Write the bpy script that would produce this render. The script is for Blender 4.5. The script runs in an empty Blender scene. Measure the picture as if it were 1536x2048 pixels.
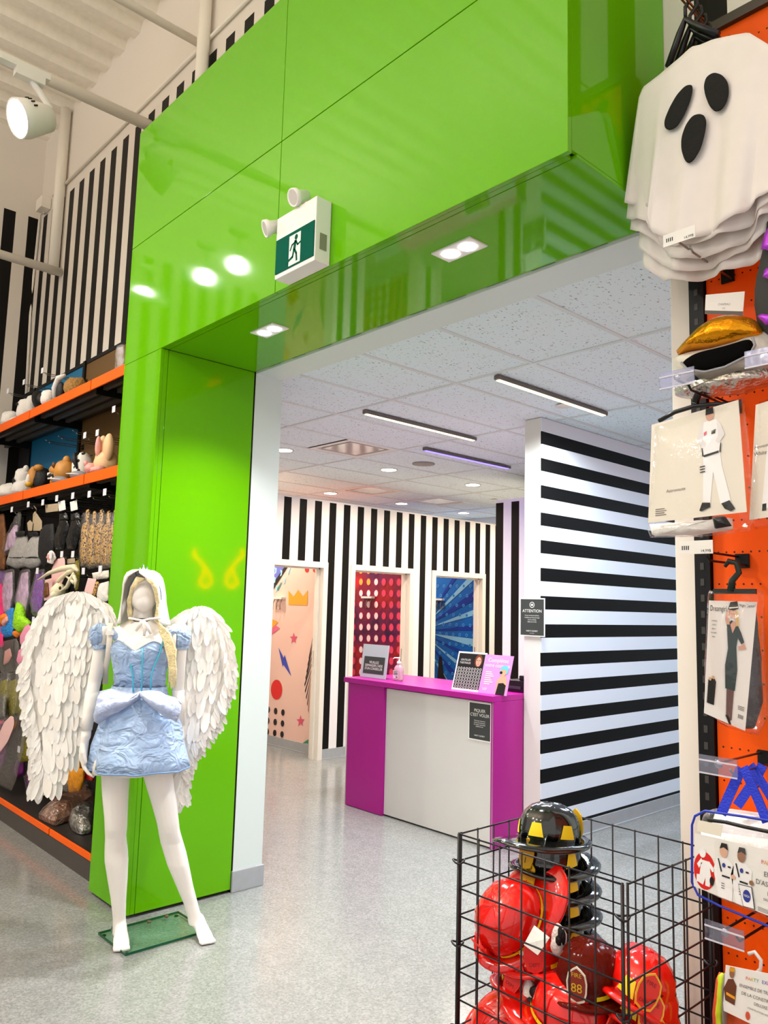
import bpy, bmesh, math, random
from mathutils import Vector, Matrix, noise
from math import sin, cos, pi, radians as rad
random.seed(7)
scene = bpy.context.scene
col = scene.collection

# ------------------------------------------------------------------ camera
FPX, YAW, PIT, ROL = 1561.0, rad(-47.633), rad(6.949), rad(1.510)
CAM = Vector((0, 0, 1.6))
_f = Vector((sin(YAW)*cos(PIT), cos(YAW)*cos(PIT), sin(PIT)))
_r = Vector((cos(YAW), -sin(YAW), 0)); _u = _r.cross(_f)
CR = _r*cos(ROL) + _u*sin(ROL); CU = -_r*sin(ROL) + _u*cos(ROL)
cam = bpy.data.cameras.new('camera'); camo = bpy.data.objects.new('camera', cam); col.objects.link(camo)
cam.sensor_fit = 'VERTICAL'; cam.sensor_height = 36.0; cam.lens = FPX*36/2048
cam.clip_start = .05
m4 = Matrix((CR, CU, -_f)).transposed().to_4x4(); m4.translation = CAM
camo.matrix_world = m4
scene.camera = camo

# ------------------------------------------------------------------ world, exposure
w = bpy.data.worlds.new('store_ambient'); scene.world = w; w.use_nodes = True
w.node_tree.nodes['Background'].inputs[0].default_value = (1.0, .96, .91, 1)
w.node_tree.nodes['Background'].inputs[1].default_value = .74
vs = scene.view_settings
vs.view_transform = 'Standard'; vs.look = 'None'; vs.gamma = 1; vs.exposure = 0.47; vs.use_curve_mapping = False

def area_light(name, loc, target, size, power, color, parent=None, spread=150, shape='DISK', sy=None):
    l = bpy.data.lights.new(name, 'AREA'); l.energy = power; l.color = color; l.shape = shape; l.size = size
    if sy: l.size_y = sy
    l.spread = rad(spread)
    o = bpy.data.objects.new(name, l); col.objects.link(o); o.location = loc
    o.rotation_euler = (Vector(target)-Vector(loc)).to_track_quat('-Z', 'Y').to_euler()
    if parent:
        o.parent = parent; o.matrix_parent_inverse = Matrix.Translation(-parent.location)
    return o
# ------------------------------------------------------------------ measuring
def ray(x, y): return CR*((x-768)/FPX) + CU*(-(y-1024)/FPX) + _f
def at(x, y, X=None, Y=None, Z=None):
    d = ray(x, y)
    t = (X-CAM.x)/d.x if X is not None else (Y-CAM.y)/d.y if Y is not None else (Z-CAM.z)/d.z
    return CAM + d*t
# ------------------------------------------------------------------ materials
def lin(h):
    if isinstance(h, str):
        h = h.lstrip('#'); c = [int(h[i:i+2], 16)/255 for i in (0, 2, 4)]
    else: c = [v/255 for v in h]
    return tuple(v/12.92 if v <= .04045 else ((v+.055)/1.055)**2.4 for v in c) + (1,)
MATS = {}
def mat(name, c, rough=.5, metal=0, spec=.5, vary=0, vscale=20, bump=0, bscale=60, coat=0, sheen=0, trans=0, ior=1.45, emit=None, es=1, sss=0):
    if name in MATS: return MATS[name]
    m = bpy.data.materials.new(name); m.use_nodes = True; nt = m.node_tree; b = nt.nodes['Principled BSDF']
    b.inputs['Base Color'].default_value = lin(c); b.inputs['Roughness'].default_value = rough; b.inputs['Metallic'].default_value = metal
    b.inputs['Specular IOR Level'].default_value = spec; b.inputs['Coat Weight'].default_value = coat; b.inputs['Sheen Weight'].default_value = sheen
    b.inputs['Transmission Weight'].default_value = trans; b.inputs['IOR'].default_value = ior
    if emit: b.inputs['Emission Color'].default_value = lin(emit); b.inputs['Emission Strength'].default_value = es
    tc = nt.nodes.new('ShaderNodeTexCoord')
    if vary:
        n = nt.nodes.new('ShaderNodeTexNoise'); n.inputs['Scale'].default_value = vscale; n.inputs['Detail'].default_value = 4
        nt.links.new(tc.outputs['Object'], n.inputs['Vector'])
        mr = nt.nodes.new('ShaderNodeMapRange'); mr.inputs['From Min'].default_value = .3; mr.inputs['From Max'].default_value = .7
        mr.inputs['To Min'].default_value = 1-vary; mr.inputs['To Max'].default_value = 1+vary*.6
        nt.links.new(n.outputs['Fac'], mr.inputs['Value'])
        mx = nt.nodes.new('ShaderNodeMix'); mx.data_type = 'RGBA'; mx.blend_type = 'MULTIPLY'; mx.inputs[0].default_value = 1
        mx.inputs[6].default_value = lin(c)
        cb = nt.nodes.new('ShaderNodeCombineColor')
        for i in range(3): nt.links.new(mr.outputs[0], cb.inputs[i])
        nt.links.new(cb.outputs[0], mx.inputs[7]); nt.links.new(mx.outputs[2], b.inputs['Base Color'])
    if bump:
        n = nt.nodes.new('ShaderNodeTexNoise'); n.inputs['Scale'].default_value = bscale; n.inputs['Detail'].default_value = 5
        nt.links.new(tc.outputs['Object'], n.inputs['Vector'])
        bp = nt.nodes.new('ShaderNodeBump'); bp.inputs['Strength'].default_value = bump; bp.inputs['Distance'].default_value = .02
        nt.links.new(n.outputs['Fac'], bp.inputs['Height']); nt.links.new(bp.outputs[0], b.inputs['Normal'])
    MATS[name] = m; return m
def film(name, tint='#ffffff', fac=.1, rough=.12, bump=.6, bscale=40, k=.5):
    if name in MATS: return MATS[name]
    m = bpy.data.materials.new(name); m.use_nodes = True; nt = m.node_tree; nt.nodes.clear()
    out = nt.nodes.new('ShaderNodeOutputMaterial'); mix = nt.nodes.new('ShaderNodeMixShader'); tr = nt.nodes.new('ShaderNodeBsdfTransparent')
    gl = nt.nodes.new('ShaderNodeBsdfGlossy'); gl.inputs['Color'].default_value = lin(tint); gl.inputs['Roughness'].default_value = rough
    tr.inputs[0].default_value = lin(tint)
    tc = nt.nodes.new('ShaderNodeTexCoord'); n = nt.nodes.new('ShaderNodeTexNoise'); n.inputs['Scale'].default_value = bscale; n.inputs['Detail'].default_value = 3
    nt.links.new(tc.outputs['Object'], n.inputs['Vector'])
    bp = nt.nodes.new('ShaderNodeBump'); bp.inputs['Strength'].default_value = bump; bp.inputs['Distance'].default_value = .02
    nt.links.new(n.outputs['Fac'], bp.inputs['Height'])
    lw = nt.nodes.new('ShaderNodeLayerWeight'); lw.inputs['Blend'].default_value = .5
    nt.links.new(bp.outputs[0], gl.inputs['Normal'])
    pw = nt.nodes.new('ShaderNodeMath'); pw.operation = 'POWER'; pw.inputs[1].default_value = 3.5; nt.links.new(lw.outputs['Facing'], pw.inputs[0])
    ad = nt.nodes.new('ShaderNodeMath'); ad.operation = 'MULTIPLY_ADD'; ad.inputs[1].default_value = k; ad.inputs[2].default_value = fac; ad.use_clamp = True
    nt.links.new(pw.outputs[0], ad.inputs[0]); nt.links.new(ad.outputs[0], mix.inputs[0])
    nt.links.new(tr.outputs[0], mix.inputs[1]); nt.links.new(gl.outputs[0], mix.inputs[2]); nt.links.new(mix.outputs[0], out.inputs[0])
    MATS[name] = m; return m
def emis(name, c, s):
    if name in MATS: return MATS[name]
    m = bpy.data.materials.new(name); m.use_nodes = True; nt = m.node_tree; nt.nodes.clear()
    o = nt.nodes.new('ShaderNodeOutputMaterial'); e = nt.nodes.new('ShaderNodeEmission'); e.inputs[0].default_value = lin(c); e.inputs[1].default_value = s
    nt.links.new(e.outputs[0], o.inputs[0]); MATS[name] = m; return m
def stripes(name, axis, start, period, width, zmin, zmax, white='#f2eeea', black='#1b1918'):
    """painted stripes: axis 0/1/2 in world coordinates, dark where frac((p-start)/period) < width/period and zmin<z<zmax"""
    m = bpy.data.materials.new(name); m.use_nodes = True; nt = m.node_tree; b = nt.nodes['Principled BSDF']
    b.inputs['Roughness'].default_value = .5; b.inputs['Specular IOR Level'].default_value = .15
    g = nt.nodes.new('ShaderNodeNewGeometry'); sp = nt.nodes.new('ShaderNodeSeparateXYZ'); nt.links.new(g.outputs['Position'], sp.inputs[0])
    def M(op, a, b_):
        n = nt.nodes.new('ShaderNodeMath'); n.operation = op
        for i, v in enumerate((a, b_)):
            if v is None: continue
            if isinstance(v, (int, float)): n.inputs[i].default_value = v
            else: nt.links.new(v, n.inputs[i])
        return n.outputs[0]
    v = M('SUBTRACT', sp.outputs[axis], start); v = M('DIVIDE', v, period); v = M('FLOORED_MODULO', v, 1.0)
    d = M('LESS_THAN', v, width/period)
    d = M('MULTIPLY', d, M('GREATER_THAN', sp.outputs[2], zmin)); d = M('MULTIPLY', d, M('LESS_THAN', sp.outputs[2], zmax))
    mx = nt.nodes.new('ShaderNodeMix'); mx.data_type = 'RGBA'; nt.links.new(d, mx.inputs[0]); mx.inputs[6].default_value = lin(white); mx.inputs[7].default_value = lin(black)
    nt.links.new(mx.outputs[2], b.inputs['Base Color']); MATS[name] = m; return m
# ------------------------------------------------------------------ mesh builder
_txt = {}
def text_geo(s):
    if s in _txt: return _txt[s]
    c = bpy.data.curves.new('t', 'FONT'); c.body = s; c.size = 1; c.align_x = 'CENTER'; c.align_y = 'CENTER'; c.resolution_u = 3
    o = bpy.data.objects.new('t', c); col.objects.link(o); dg = bpy.context.evaluated_depsgraph_get()
    me = bpy.data.meshes.new_from_object(o.evaluated_get(dg))
    r = ([(v.co.x, v.co.y) for v in me.vertices], [list(p.vertices) for p in me.polygons])
    bpy.data.objects.remove(o); bpy.data.curves.remove(c); bpy.data.meshes.remove(me); _txt[s] = r; return r
V = Vector
class MB:
    def __init__(s): s.v = []; s.f = []; s.m = []; s.s = []; s.mi = 0; s.sm = True
    def add(s, vs_, fs, mi=None, sm=None):
        n = len(s.v); s.v += [tuple(p) for p in vs_]
        for f in fs: s.f.append([i+n for i in f]); s.m.append(s.mi if mi is None else mi); s.s.append(s.sm if sm is None else sm)
        return s
    def box(s, a, b, mi=None, ch=0):
        x0, y0, z0 = [min(p, q) for p, q in zip(a, b)]; x1, y1, z1 = [max(p, q) for p, q in zip(a, b)]
        if ch:
            bm = bmesh.new(); bmesh.ops.create_cube(bm, size=1)
            for v in bm.verts: v.co = V((x0+(v.co.x+.5)*(x1-x0), y0+(v.co.y+.5)*(y1-y0), z0+(v.co.z+.5)*(z1-z0)))
            bmesh.ops.bevel(bm, geom=bm.edges[:], offset=ch, segments=2, profile=.6, affect='EDGES')
            bm.verts.index_update(); s.add([v.co for v in bm.verts], [[v.index for v in f.verts] for f in bm.faces], mi, False); bm.free(); return s
        return s.add([(x0,y0,z0),(x1,y0,z0),(x1,y1,z0),(x0,y1,z0),(x0,y0,z1),(x1,y0,z1),(x1,y1,z1),(x0,y1,z1)],
            [(0,3,2,1),(4,5,6,7),(0,1,5,4),(1,2,6,5),(2,3,7,6),(3,0,4,7)], mi, False)
    def obox(s, c, u, v, n, mi=None):
        """box from centre and three half vectors"""
        c, u, v, n = map(V, (c, u, v, n)); P = [c+u*a+v*b+n*d for d in (-1, 1) for a, b in ((-1,-1),(1,-1),(1,1),(-1,1))]
        return s.add(P, [(0,3,2,1),(4,5,6,7),(0,1,5,4),(1,2,6,5),(2,3,7,6),(3,0,4,7)], mi, False)
    def tube(s, pts, r, n=8, mi=None, cap=True, closed=False):
        pts = [V(p) for p in pts]; N = len(pts); rs = r if isinstance(r, (list, tuple)) else [r]*N
        vs_ = []; up = None
        for i, p in enumerate(pts):
            a = pts[(i-1) % N] if (closed or i > 0) else p; b = pts[(i+1) % N] if (closed or i < N-1) else p
            t = (b-a); t = t.normalized() if t.length > 1e-9 else V((0,0,1))
            if up is None: up = V((0,0,1)) if abs(t.z) < .9 else V((1,0,0))
            x = t.cross(up); x = x.normalized() if x.length > 1e-6 else t.orthogonal().normalized()
            y = x.cross(t).normalized(); up = y
            vs_ += [p+(x*cos(2*pi*k/n)+y*sin(2*pi*k/n))*rs[i] for k in range(n)]
        fs = []
        for i in range(N if closed else N-1):
            j = (i+1) % N
            for k in range(n): fs.append((i*n+k, i*n+(k+1) % n, j*n+(k+1) % n, j*n+k))
        if cap and not closed: fs += [tuple(range(n-1, -1, -1)), tuple((N-1)*n+k for k in range(n))]
        return s.add(vs_, fs, mi)
    def rings(s, R, mi=None, cap=(True, True), closed=True, sm=None):
        n = len(R[0]); vs_ = [p for r in R for p in r]; fs = []
        for i in range(len(R)-1):
            for k in range(n if closed else n-1): fs.append((i*n+k, i*n+(k+1) % n, (i+1)*n+(k+1) % n, (i+1)*n+k))
        if closed and cap[0]: fs.append(tuple(range(n-1, -1, -1)))
        if closed and cap[1]: fs.append(tuple((len(R)-1)*n+k for k in range(n)))
        return s.add(vs_, fs, mi, sm)
    def lathe(s, prof, c, n=24, mi=None, sx=1, sy=1, cap=(True, True)):
        c = V(c); return s.rings([[c+V((r*cos(2*pi*k/n)*sx, r*sin(2*pi*k/n)*sy, z)) for k in range(n)] for r, z in prof], mi, cap)
    def ell(s, c, r, mi=None, nu=16, nv=10, fn=None, rot=None):
        c = V(c); vs_ = []; fs = []
        for i in range(nv+1):
            t = pi*i/nv
            for k in range(nu):
                p = 2*pi*k/nu; d = V((sin(t)*cos(p), sin(t)*sin(p), cos(t))); q = V((d.x*r[0], d.y*r[1], d.z*r[2]))
                if fn: q = fn(d, q)
                if rot: q = rot @ q
                vs_.append(c+q)
        for i in range(nv):
            for k in range(nu): fs.append((i*nu+k, (i+1)*nu+k, (i+1)*nu+(k+1) % nu, i*nu+(k+1) % nu))
        return s.add(vs_, fs, mi)
    def grid(s, fn, nu, nv, mi=None, sm=None):
        vs_ = [fn(i/nu, j/nv) for j in range(nv+1) for i in range(nu+1)]
        return s.add(vs_, [(j*(nu+1)+i, j*(nu+1)+i+1, (j+1)*(nu+1)+i+1, (j+1)*(nu+1)+i) for j in range(nv) for i in range(nu)], mi, sm)
    def poly(s, pts, fr, off=.001, th=0, mi=None):
        """flat polygon (optionally th thick towards the viewer) in frame fr=(o,u,v,n)"""
        o, u, v, n = fr; P = [o+u*a+v*b+n*off for a, b in pts]; k = len(P)
        if not th: return s.add(P, [tuple(range(k))], mi, False)
        Q = [p+n*th for p in P]
        return s.add(P+Q, [tuple(range(k-1, -1, -1)), tuple(range(k, 2*k))]+[(i, (i+1) % k, k+(i+1) % k, k+i) for i in range(k)], mi, False)
    def disc(s, c, rx, ry, fr, off=.001, n=20, mi=None, th=0, a0=0):
        ca, sa = cos(a0), sin(a0)
        P = [(c[0]+rx*cos(2*pi*k/n)*ca-ry*sin(2*pi*k/n)*sa, c[1]+rx*cos(2*pi*k/n)*sa+ry*sin(2*pi*k/n)*ca) for k in range(n)]
        return s.poly(P, fr, off, th, mi)
    def text(s, t, c, h, fr, off=.001, mi=None, wmax=None, ang=0):
        vs2, fs = text_geo(t); o, u, v, n = fr; k = 1
        if wmax:
            ww = (max(p[0] for p in vs2)-min(p[0] for p in vs2))*h
            if ww > wmax: k = wmax/ww
        ca, sa = cos(ang), sin(ang)
        return s.add([o+u*(c[0]+(x*k*ca-y*sa)*h)+v*(c[1]+(x*k*sa+y*ca)*h)+n*off for x, y in vs2], fs, mi, False)
    def puff(s, P, Y, th, mi=None, layers=(1, .93, .7, .35), jit=0, yoff=None, n=28, seed=0, sm=0):
        """pillow-shaped solid whose outline is the (x,z) loop P, standing at depth Y, th thick"""
        if sm:
            for _ in range(sm): P = [q for i in range(len(P)) for q in ((P[i][0]*.8+P[(i+1) % len(P)][0]*.2, P[i][1]*.8+P[(i+1) % len(P)][1]*.2), (P[i][0]*.2+P[(i+1) % len(P)][0]*.8, P[i][1]*.2+P[(i+1) % len(P)][1]*.8))]
        P = resample(P, n); cx = sum(p[0] for p in P)/n; cz = sum(p[1] for p in P)/n
        rows = []; Ls = list(layers)
        prof = [math.sqrt(max(0, 1-l*l)) for l in Ls]
        def row(l, d, sgn):
            out = []
            for a, b in P:
                x = cx+(a-cx)*l; z = cz+(b-cz)*l; y = Y-sgn*th*.5*d
                if yoff: y += yoff(x, z)
                q = V((x, y, z))
                if jit and l < .99: q += noise.noise_vector(V((x*45+seed, z*45, sgn*3.))) * jit
                out.append(q)
            return out
        front = [row(l, d, 1) for l, d in zip(Ls, prof)]; back = [row(l, d, -1) for l, d in zip(Ls[1:], prof[1:])][::-1]
        s.rings(back+front, mi, cap=(False, False))
        base = len(s.v)-n*(len(back)+len(front))
        for off, d, fl in ((0, -1, True), ((len(back)+len(front)-1)*n, 1, False)):
            y = Y-d*th*.5+(yoff(cx, cz) if yoff else 0); s.v.append((cx, y, cz)); ci = len(s.v)-1
            for k in range(n):
                a, b = base+off+k, base+off+(k+1) % n
                s.f.append([b, a, ci] if fl else [a, b, ci]); s.m.append(s.mi if mi is None else mi); s.s.append(True)
        return s
    def build(s, name, mats, parent=None, label=None, cat=None, group=None, kind=None, origin=None, mods=None):
        if not isinstance(mats, (list, tuple)): mats = [mats]
        me = bpy.data.meshes.new(name); o = bpy.data.objects.new(name, me)
        org = V((0, 0, 0))
        if parent is None and kind is None or origin is not None:
            if origin is None:
                xs, ys, zs = zip(*s.v); org = V(((min(xs)+max(xs))/2, (min(ys)+max(ys))/2, min(zs)))
            else: org = V(origin)
        me.from_pydata([V(p)-org for p in s.v], [], s.f)
        for m in mats: me.materials.append(m)
        me.polygons.foreach_set('material_index', s.m); me.polygons.foreach_set('use_smooth', s.s); me.validate(); me.update()
        o.location = org; col.objects.link(o)
        if parent is not None: o.parent = parent; o.matrix_parent_inverse = pinv(parent)
        if label: o['label'] = label
        if cat: o['category'] = cat
        if group: o['group'] = group
        if kind: o['kind'] = kind
        return o
def pworld(o):
    m = Matrix.LocRotScale(o.location, o.rotation_euler, o.scale)
    return (pworld(o.parent) @ o.matrix_parent_inverse @ m) if o.parent else m
def pinv(p): return pworld(p).inverted()
def resample(P, n):
    P = [V((a, b)) for a, b in P]; L = [0]
    for i in range(len(P)): L.append(L[-1]+(P[(i+1) % len(P)]-P[i]).length)
    out = []; j = 0
    for k in range(n):
        t = L[-1]*k/n
        while L[j+1] < t: j += 1
        q = P[j].lerp(P[(j+1) % len(P)], (t-L[j])/max(1e-9, L[j+1]-L[j])); out.append((q.x, q.y))
    return out
def thing(name, label, cat, loc=(0, 0, 0), group=None, rot=None, scale=None, kind=None):
    o = bpy.data.objects.new(name, None); o.empty_display_size = .05; col.objects.link(o); o.location = loc
    if rot: o.rotation_euler = rot
    if scale: o.scale = (scale,)*3
    o['label'] = label
    if kind: o['kind'] = kind
    else: o['category'] = cat
    if group: o['group'] = group
    return o
def put(o, parent):          # parent without moving
    o.parent = parent; o.matrix_parent_inverse = pinv(parent); return o
def frame(o, u, v):
    o, u, v = V(o), V(u).normalized(), V(v).normalized(); return (o, u, v, u.cross(v).normalized())
def front_frame(x, y, z): return (V((x, y, z)), V((1, 0, 0)), V((0, 0, 1)), V((0, -1, 0)))    # faces the shop (-Y)
def px_poly(P, Y): return [((q := at(x, y, Y=Y)).x, q.z) for x, y in P]
def copy_tree(o, parent=None):
    c = o.copy(); col.objects.link(c)
    if parent is not None: c.parent = parent
    for ch in list(o.children): copy_tree(ch, c)
    return c
# ================================================================== materials used widely
WHITE = mat('white_paint', '#efece6', .5, vary=.03, vscale=3)
WARMW = mat('warm_white_paint', '#e9e0d4', .55, vary=.04, vscale=2)
GREEN = mat('lime_lacquer', '#66b402', .05, spec=.27, coat=.0, vary=.025, vscale=1.5)
DARK = mat('dark_gap', '#0c120a', .8)
BLACKM = mat('black_metal', '#0b0b0c', .45, spec=.3, vary=.1)
STEEL = mat('steel_wire', '#9a948c', .3, metal=1)
CHROME = mat('chrome', '#d5d5d5', .12, metal=1)
ORANGE = mat('orange_enamel', '#ff6402', .4, spec=.3, vary=.04, vscale=5)
BASEB = mat('grey_baseboard', '#a9acb0', .45, vary=.05)
PAPER = mat('white_paper', '#f3f0ea', .6)
BLACKP = mat('black_print', '#15130f', .55)
MAG = mat('magenta_laminate', '#b0108a', .32, vary=.03, vscale=4)
GREYL = mat('pale_grey_laminate', '#d8d4d0', .45, vary=.02, vscale=3)
ALU = mat('aluminium', '#b9b9bc', .35, metal=.7)
BLKPL = mat('black_plastic', '#141416', .3, vary=.1)
CLEAR = film('clear_plastic', '#ffffff', .12, .14, .8, 55)
ACRYL = film('acrylic', '#f4f8ff', .10, .08, .05, 5)

# ================================================================== spots hung in the shop (same fixture out of frame), plus added uplights
WARM = (1, .95, .88); COOL = (.62, .83, 1)
def track_head(p, aim, label, power, size=1.0, group='track spotlights'):
    p = V(p); d = (V(aim)-p).normalized()
    t = thing('track_spotlight', label, 'spotlight', p, group)
    x = d.cross(V((0, 0, 1))).normalized(); y = x.cross(d)
    def ring(r, k): return [p+d*k*size+(x*cos(2*pi*i/24)+y*sin(2*pi*i/24))*r*size for i in range(24)]
    MB().rings([ring(.035, -.13), ring(.06, -.12), ring(.075, -.06), ring(.09, .0), ring(.09, .045), ring(.083, .045), ring(.08, .03)], cap=(True, False)).build('lamp_housing', WHITE, t)
    MB().rings([ring(.0805, .031), ring(.05, .031), ring(.001, .031)], cap=(False, True)).build('lens', emis('lamp_lens', '#fff6e8', 14), t)
    MB().tube([p-d*.1*size, p-d*.12*size+V((0, 0, .08)), p+V((0, 0, .26))-d*.02], .016*size, 8).box(p+V((-.03, -.09, .26)), p+V((.03, .09, .31))).build('stem', WHITE, t)
    b = MB()
    for k in range(10):
        a = pi*(.1+.8*k/9); q = p-d*.02*size+(x*cos(a)+y*sin(a))*.0895*size
        b.obox(q, d*.012, (x*-sin(a)+y*cos(a))*.004, (x*cos(a)+y*sin(a))*.003)
    b.build('vent_slot', BLACKM, t)
    area_light('track_lamp', p+d*.05*size, aim, .13, power, WARM, t, 105)
    return t
head = at(52, 237, Y=1.4)
track_head(head, head+V((.1, -.88, -.45)), 'white track spotlight glowing at the end of its ceiling rail', 1.5, 1.35)
for i, (x, y, z, ax, ay, pw, lab) in enumerate(((-7.70, .3, 4.88, -4.6, 1.9, 7, 'mirrored lowest in the green post'), (-6.39, .3, 4.67, -3.8, 1.9, 9, 'mirrored in the header left of the exit sign'), (-5.81, .3, 4.60, -3.4, 2.0, 9, 'mirrored small beside the exit sign'),
        (-3.3, -1.3, 4.15, -3.5, 1.9, 16, 'behind the viewer aimed at the mannequin'), (-1.8, -1.6, 4.15, -2.4, 2.2, 5, 'behind the viewer aimed at the wire bin'), (-.3, -1.4, 4.15, -1.0, 2.4, 2.5, 'behind the viewer aimed at the orange board'), (-6.6, -.6, 4.4, -6.3, 2.2, 10, 'aimed at the wall shelving'), (-2.6, -3.2, 4.15, -2.2, .6, 5, 'far behind the viewer over the aisle'), (-5.3, -.9, 4.3, -4.9, .9, 14, 'added out of view to brighten the floor before the shelving'))):  # last spot is added out of view to brighten the left floor
    track_head((x, y, z), (ax, ay, 1.5), 'white track spotlight '+lab, pw*.55)
for i, (x, y) in enumerate(((-6.4, -1.6), (-3.9, -1.6), (-1.4, -1.6), (-5.0, -4.4), (-2.2, -4.4))):  # unseen pendants added to brighten the roof deck and upper walls
    t = thing('added_pendant', 'unseen white pendant added behind the viewer to brighten the roof deck, '+('first', 'second', 'third', 'fourth', 'fifth')[i]+' of the set', 'pendant lamp', (x, y, 4.7), 'added uplights over the aisles')
    MB().box((x-.65, y-.06, 4.70), (x+.65, y+.06, 4.77), ch=.006).build('housing', WHITE, t); MB().box((x-.62, y-.05, 4.77), (x+.62, y+.05, 4.775)).build('diffuser', emis('added_pendant_glow', '#fff0d8', 6), t)
    for sx in (-.5, .5): MB().tube([(x+sx, y, 4.77), (x+sx, y, 6.37)], .004, 6).build('cable', STEEL, t)
    area_light('added_uplight', (x, y, 4.80), (x, y, 6.3), 1.2, 48, (1, .89, .74), t, 170, 'RECTANGLE', .1)
MB().box((head.x-.03, -4, head.z+.31), (head.x+.03, head.y+.12, head.z+.35)).build('light_track', WHITE, None, 'white ceiling track rail carrying the glowing spotlight', 'light track')

# ================================================================== floor
def floor_mat():
    m = mat('speckled_floor', '#c9c4ba', .16, spec=.55); nt = m.node_tree; b = nt.nodes['Principled BSDF']
    tc = nt.nodes['Texture Coordinate']
    vo = nt.nodes.new('ShaderNodeTexVoronoi'); vo.inputs['Scale'].default_value = 130; nt.links.new(tc.outputs['Object'], vo.inputs['Vector'])
    no = nt.nodes.new('ShaderNodeTexNoise'); no.inputs['Scale'].default_value = 9; no.inputs['Detail'].default_value = 8; nt.links.new(tc.outputs['Object'], no.inputs['Vector'])
    r1 = nt.nodes.new('ShaderNodeValToRGB'); r1.color_ramp.elements[0].position = .0; r1.color_ramp.elements[0].color = lin('#7a7b77'); r1.color_ramp.elements[1].position = 1; r1.color_ramp.elements[1].color = lin('#a09f9a')
    e = r1.color_ramp.elements.new(.5); e.color = lin('#8d8e89')
    nt.links.new(vo.outputs['Color'], r1.inputs[0])
    mx = nt.nodes.new('ShaderNodeMix'); mx.data_type = 'RGBA'; mx.blend_type = 'OVERLAY'; mx.inputs[0].default_value = .14
    nt.links.new(r1.outputs[0], mx.inputs[6]); nt.links.new(no.outputs['Fac'], mx.inputs[7]); 
    hs = nt.nodes.new('ShaderNodeHueSaturation'); hs.inputs['Saturation'].default_value = .55; nt.links.new(mx.outputs[2], hs.inputs['Color'])
    nt.links.new(hs.outputs[0], b.inputs['Base Color'])
    return m
MB().box((-8.6, -6, -.1), (3.5, 9.4, 0)).build('floor', floor_mat(), kind='structure', label='glossy pale grey speckled tile floor')

# ================================================================== shop walls
SW = stripes('shop_stripes', 0, -4.011, .2373, .1165, 0, 5.49, '#e8dfd4', '#191614')
b = MB(); b.sm = False
b.box((-8.15, 2.49, 0), (-3.915, 2.68, 6.5)); b.box((-1.27, 2.49, 0), (3.5, 2.68, 6.5)); b.box((-3.915, 2.49, 2.99), (-1.27, 2.68, 6.5))
b.build('wall_front', SW, kind='structure', label='tall white shop wall with painted black vertical stripes')
SL = stripes('side_stripes', 1, 2.136, .2365, .1145, 0, 5.5, '#e8dfd4', '#191614')
MB().box((-8.35, -6, 0), (-8.15, 2.68, 6.5)).build('wall_left', SL, kind='structure', label='side wall of the shop with black stripes')
# white lining of the opening behind the green portal
b = MB(); b.box((-3.925, 2.497, 0), (-3.913, 2.69, 2.99)); b.box((-3.913, 2.497, 2.975), (-1.272, 2.69, 2.99)); b.box((-1.2725, 2.4915, 0), (-1.264, 2.69, 2.99))
b.build('trim_1', mat('cool_white_paint', '#dbe4e2', .5), kind='structure', label='white lining around the opening')
MB().box((-3.935, 2.49, 0), (-3.902, 2.70, .115), ch=.004).build('baseboard_opening', BASEB, kind='structure', label='grey baseboard at the foot of the opening jamb')
# corrugated roof deck
b = MB(); b.sm = False; x = -8.15; P = []
while x < 2.5:
    P += [(x, 6.37), (x+.10, 6.37), (x+.14, 6.45), (x+.26, 6.45)]; x += .30
b.add([(a, y, z) for y in (-6, 2.49) for a, z in P], [(i, i+1, len(P)+i+1, len(P)+i) for i in range(len(P)-1)])
b.build('ceiling', mat('deck_paint', '#f0e8da', .5, vary=.05), kind='structure', label='white corrugated metal roof deck of the shop')
# pipes, conduit, box
PIPE = mat('pipe_paint', '#f4ecdf', .45)
def pipe(pts, r, label): return MB().tube(pts, r, 12).build('ceiling_pipe', PIPE, None, label, 'pipe')
e1 = at(300, 252, Y=2.48); pipe([e1, (e1.x, .2, e1.z)], .045, 'thick white sprinkler pipe running into the striped wall above the portal')
e2 = at(122, 545, Y=2.48); pipe([e2, (e2.x, .2, e2.z)], .04, 'white pipe crossing low in front of the left wall stripes')
e3 = at(395, 85, Y=2.48); pipe([e3, (e3.x, .4, e3.z)], .03, 'thin white pipe just under the roof deck')
pipe([(-4.70, 2.43, 4.5), (-4.70, 2.43, 6.37)], .045, 'vertical white pipe rising behind the green header')
pipe([(-7.45, 2.43, e2.z), (-7.45, 2.43, 6.37)], .05, 'vertical white pipe near the left corner of the wall')
MB().tube([(-7.75, 2.47, 5.6), (-3.7, 2.47, 5.6)], .013, 8).build('wall_conduit', PIPE, None, 'thin conduit running level along the wall above the stripes', 'conduit')
bx = thing('junction_box', 'small white junction box with a hanging cable in the wall corner', 'box', (-7.92, 2.45, 5.5))
MB().box((-8.0, 2.39, 5.5), (-7.84, 2.487, 5.62), ch=.006).build('box_body', PIPE, bx)
q0 = at(80, 430, Y=2.47); q1 = at(62, 600, Y=2.47); q2 = at(52, 790, Y=2.47)
MB().tube([(-7.95, 2.46, 5.5), q0, q1, q2], .012, 8).build('cable', PIPE, bx)

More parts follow.
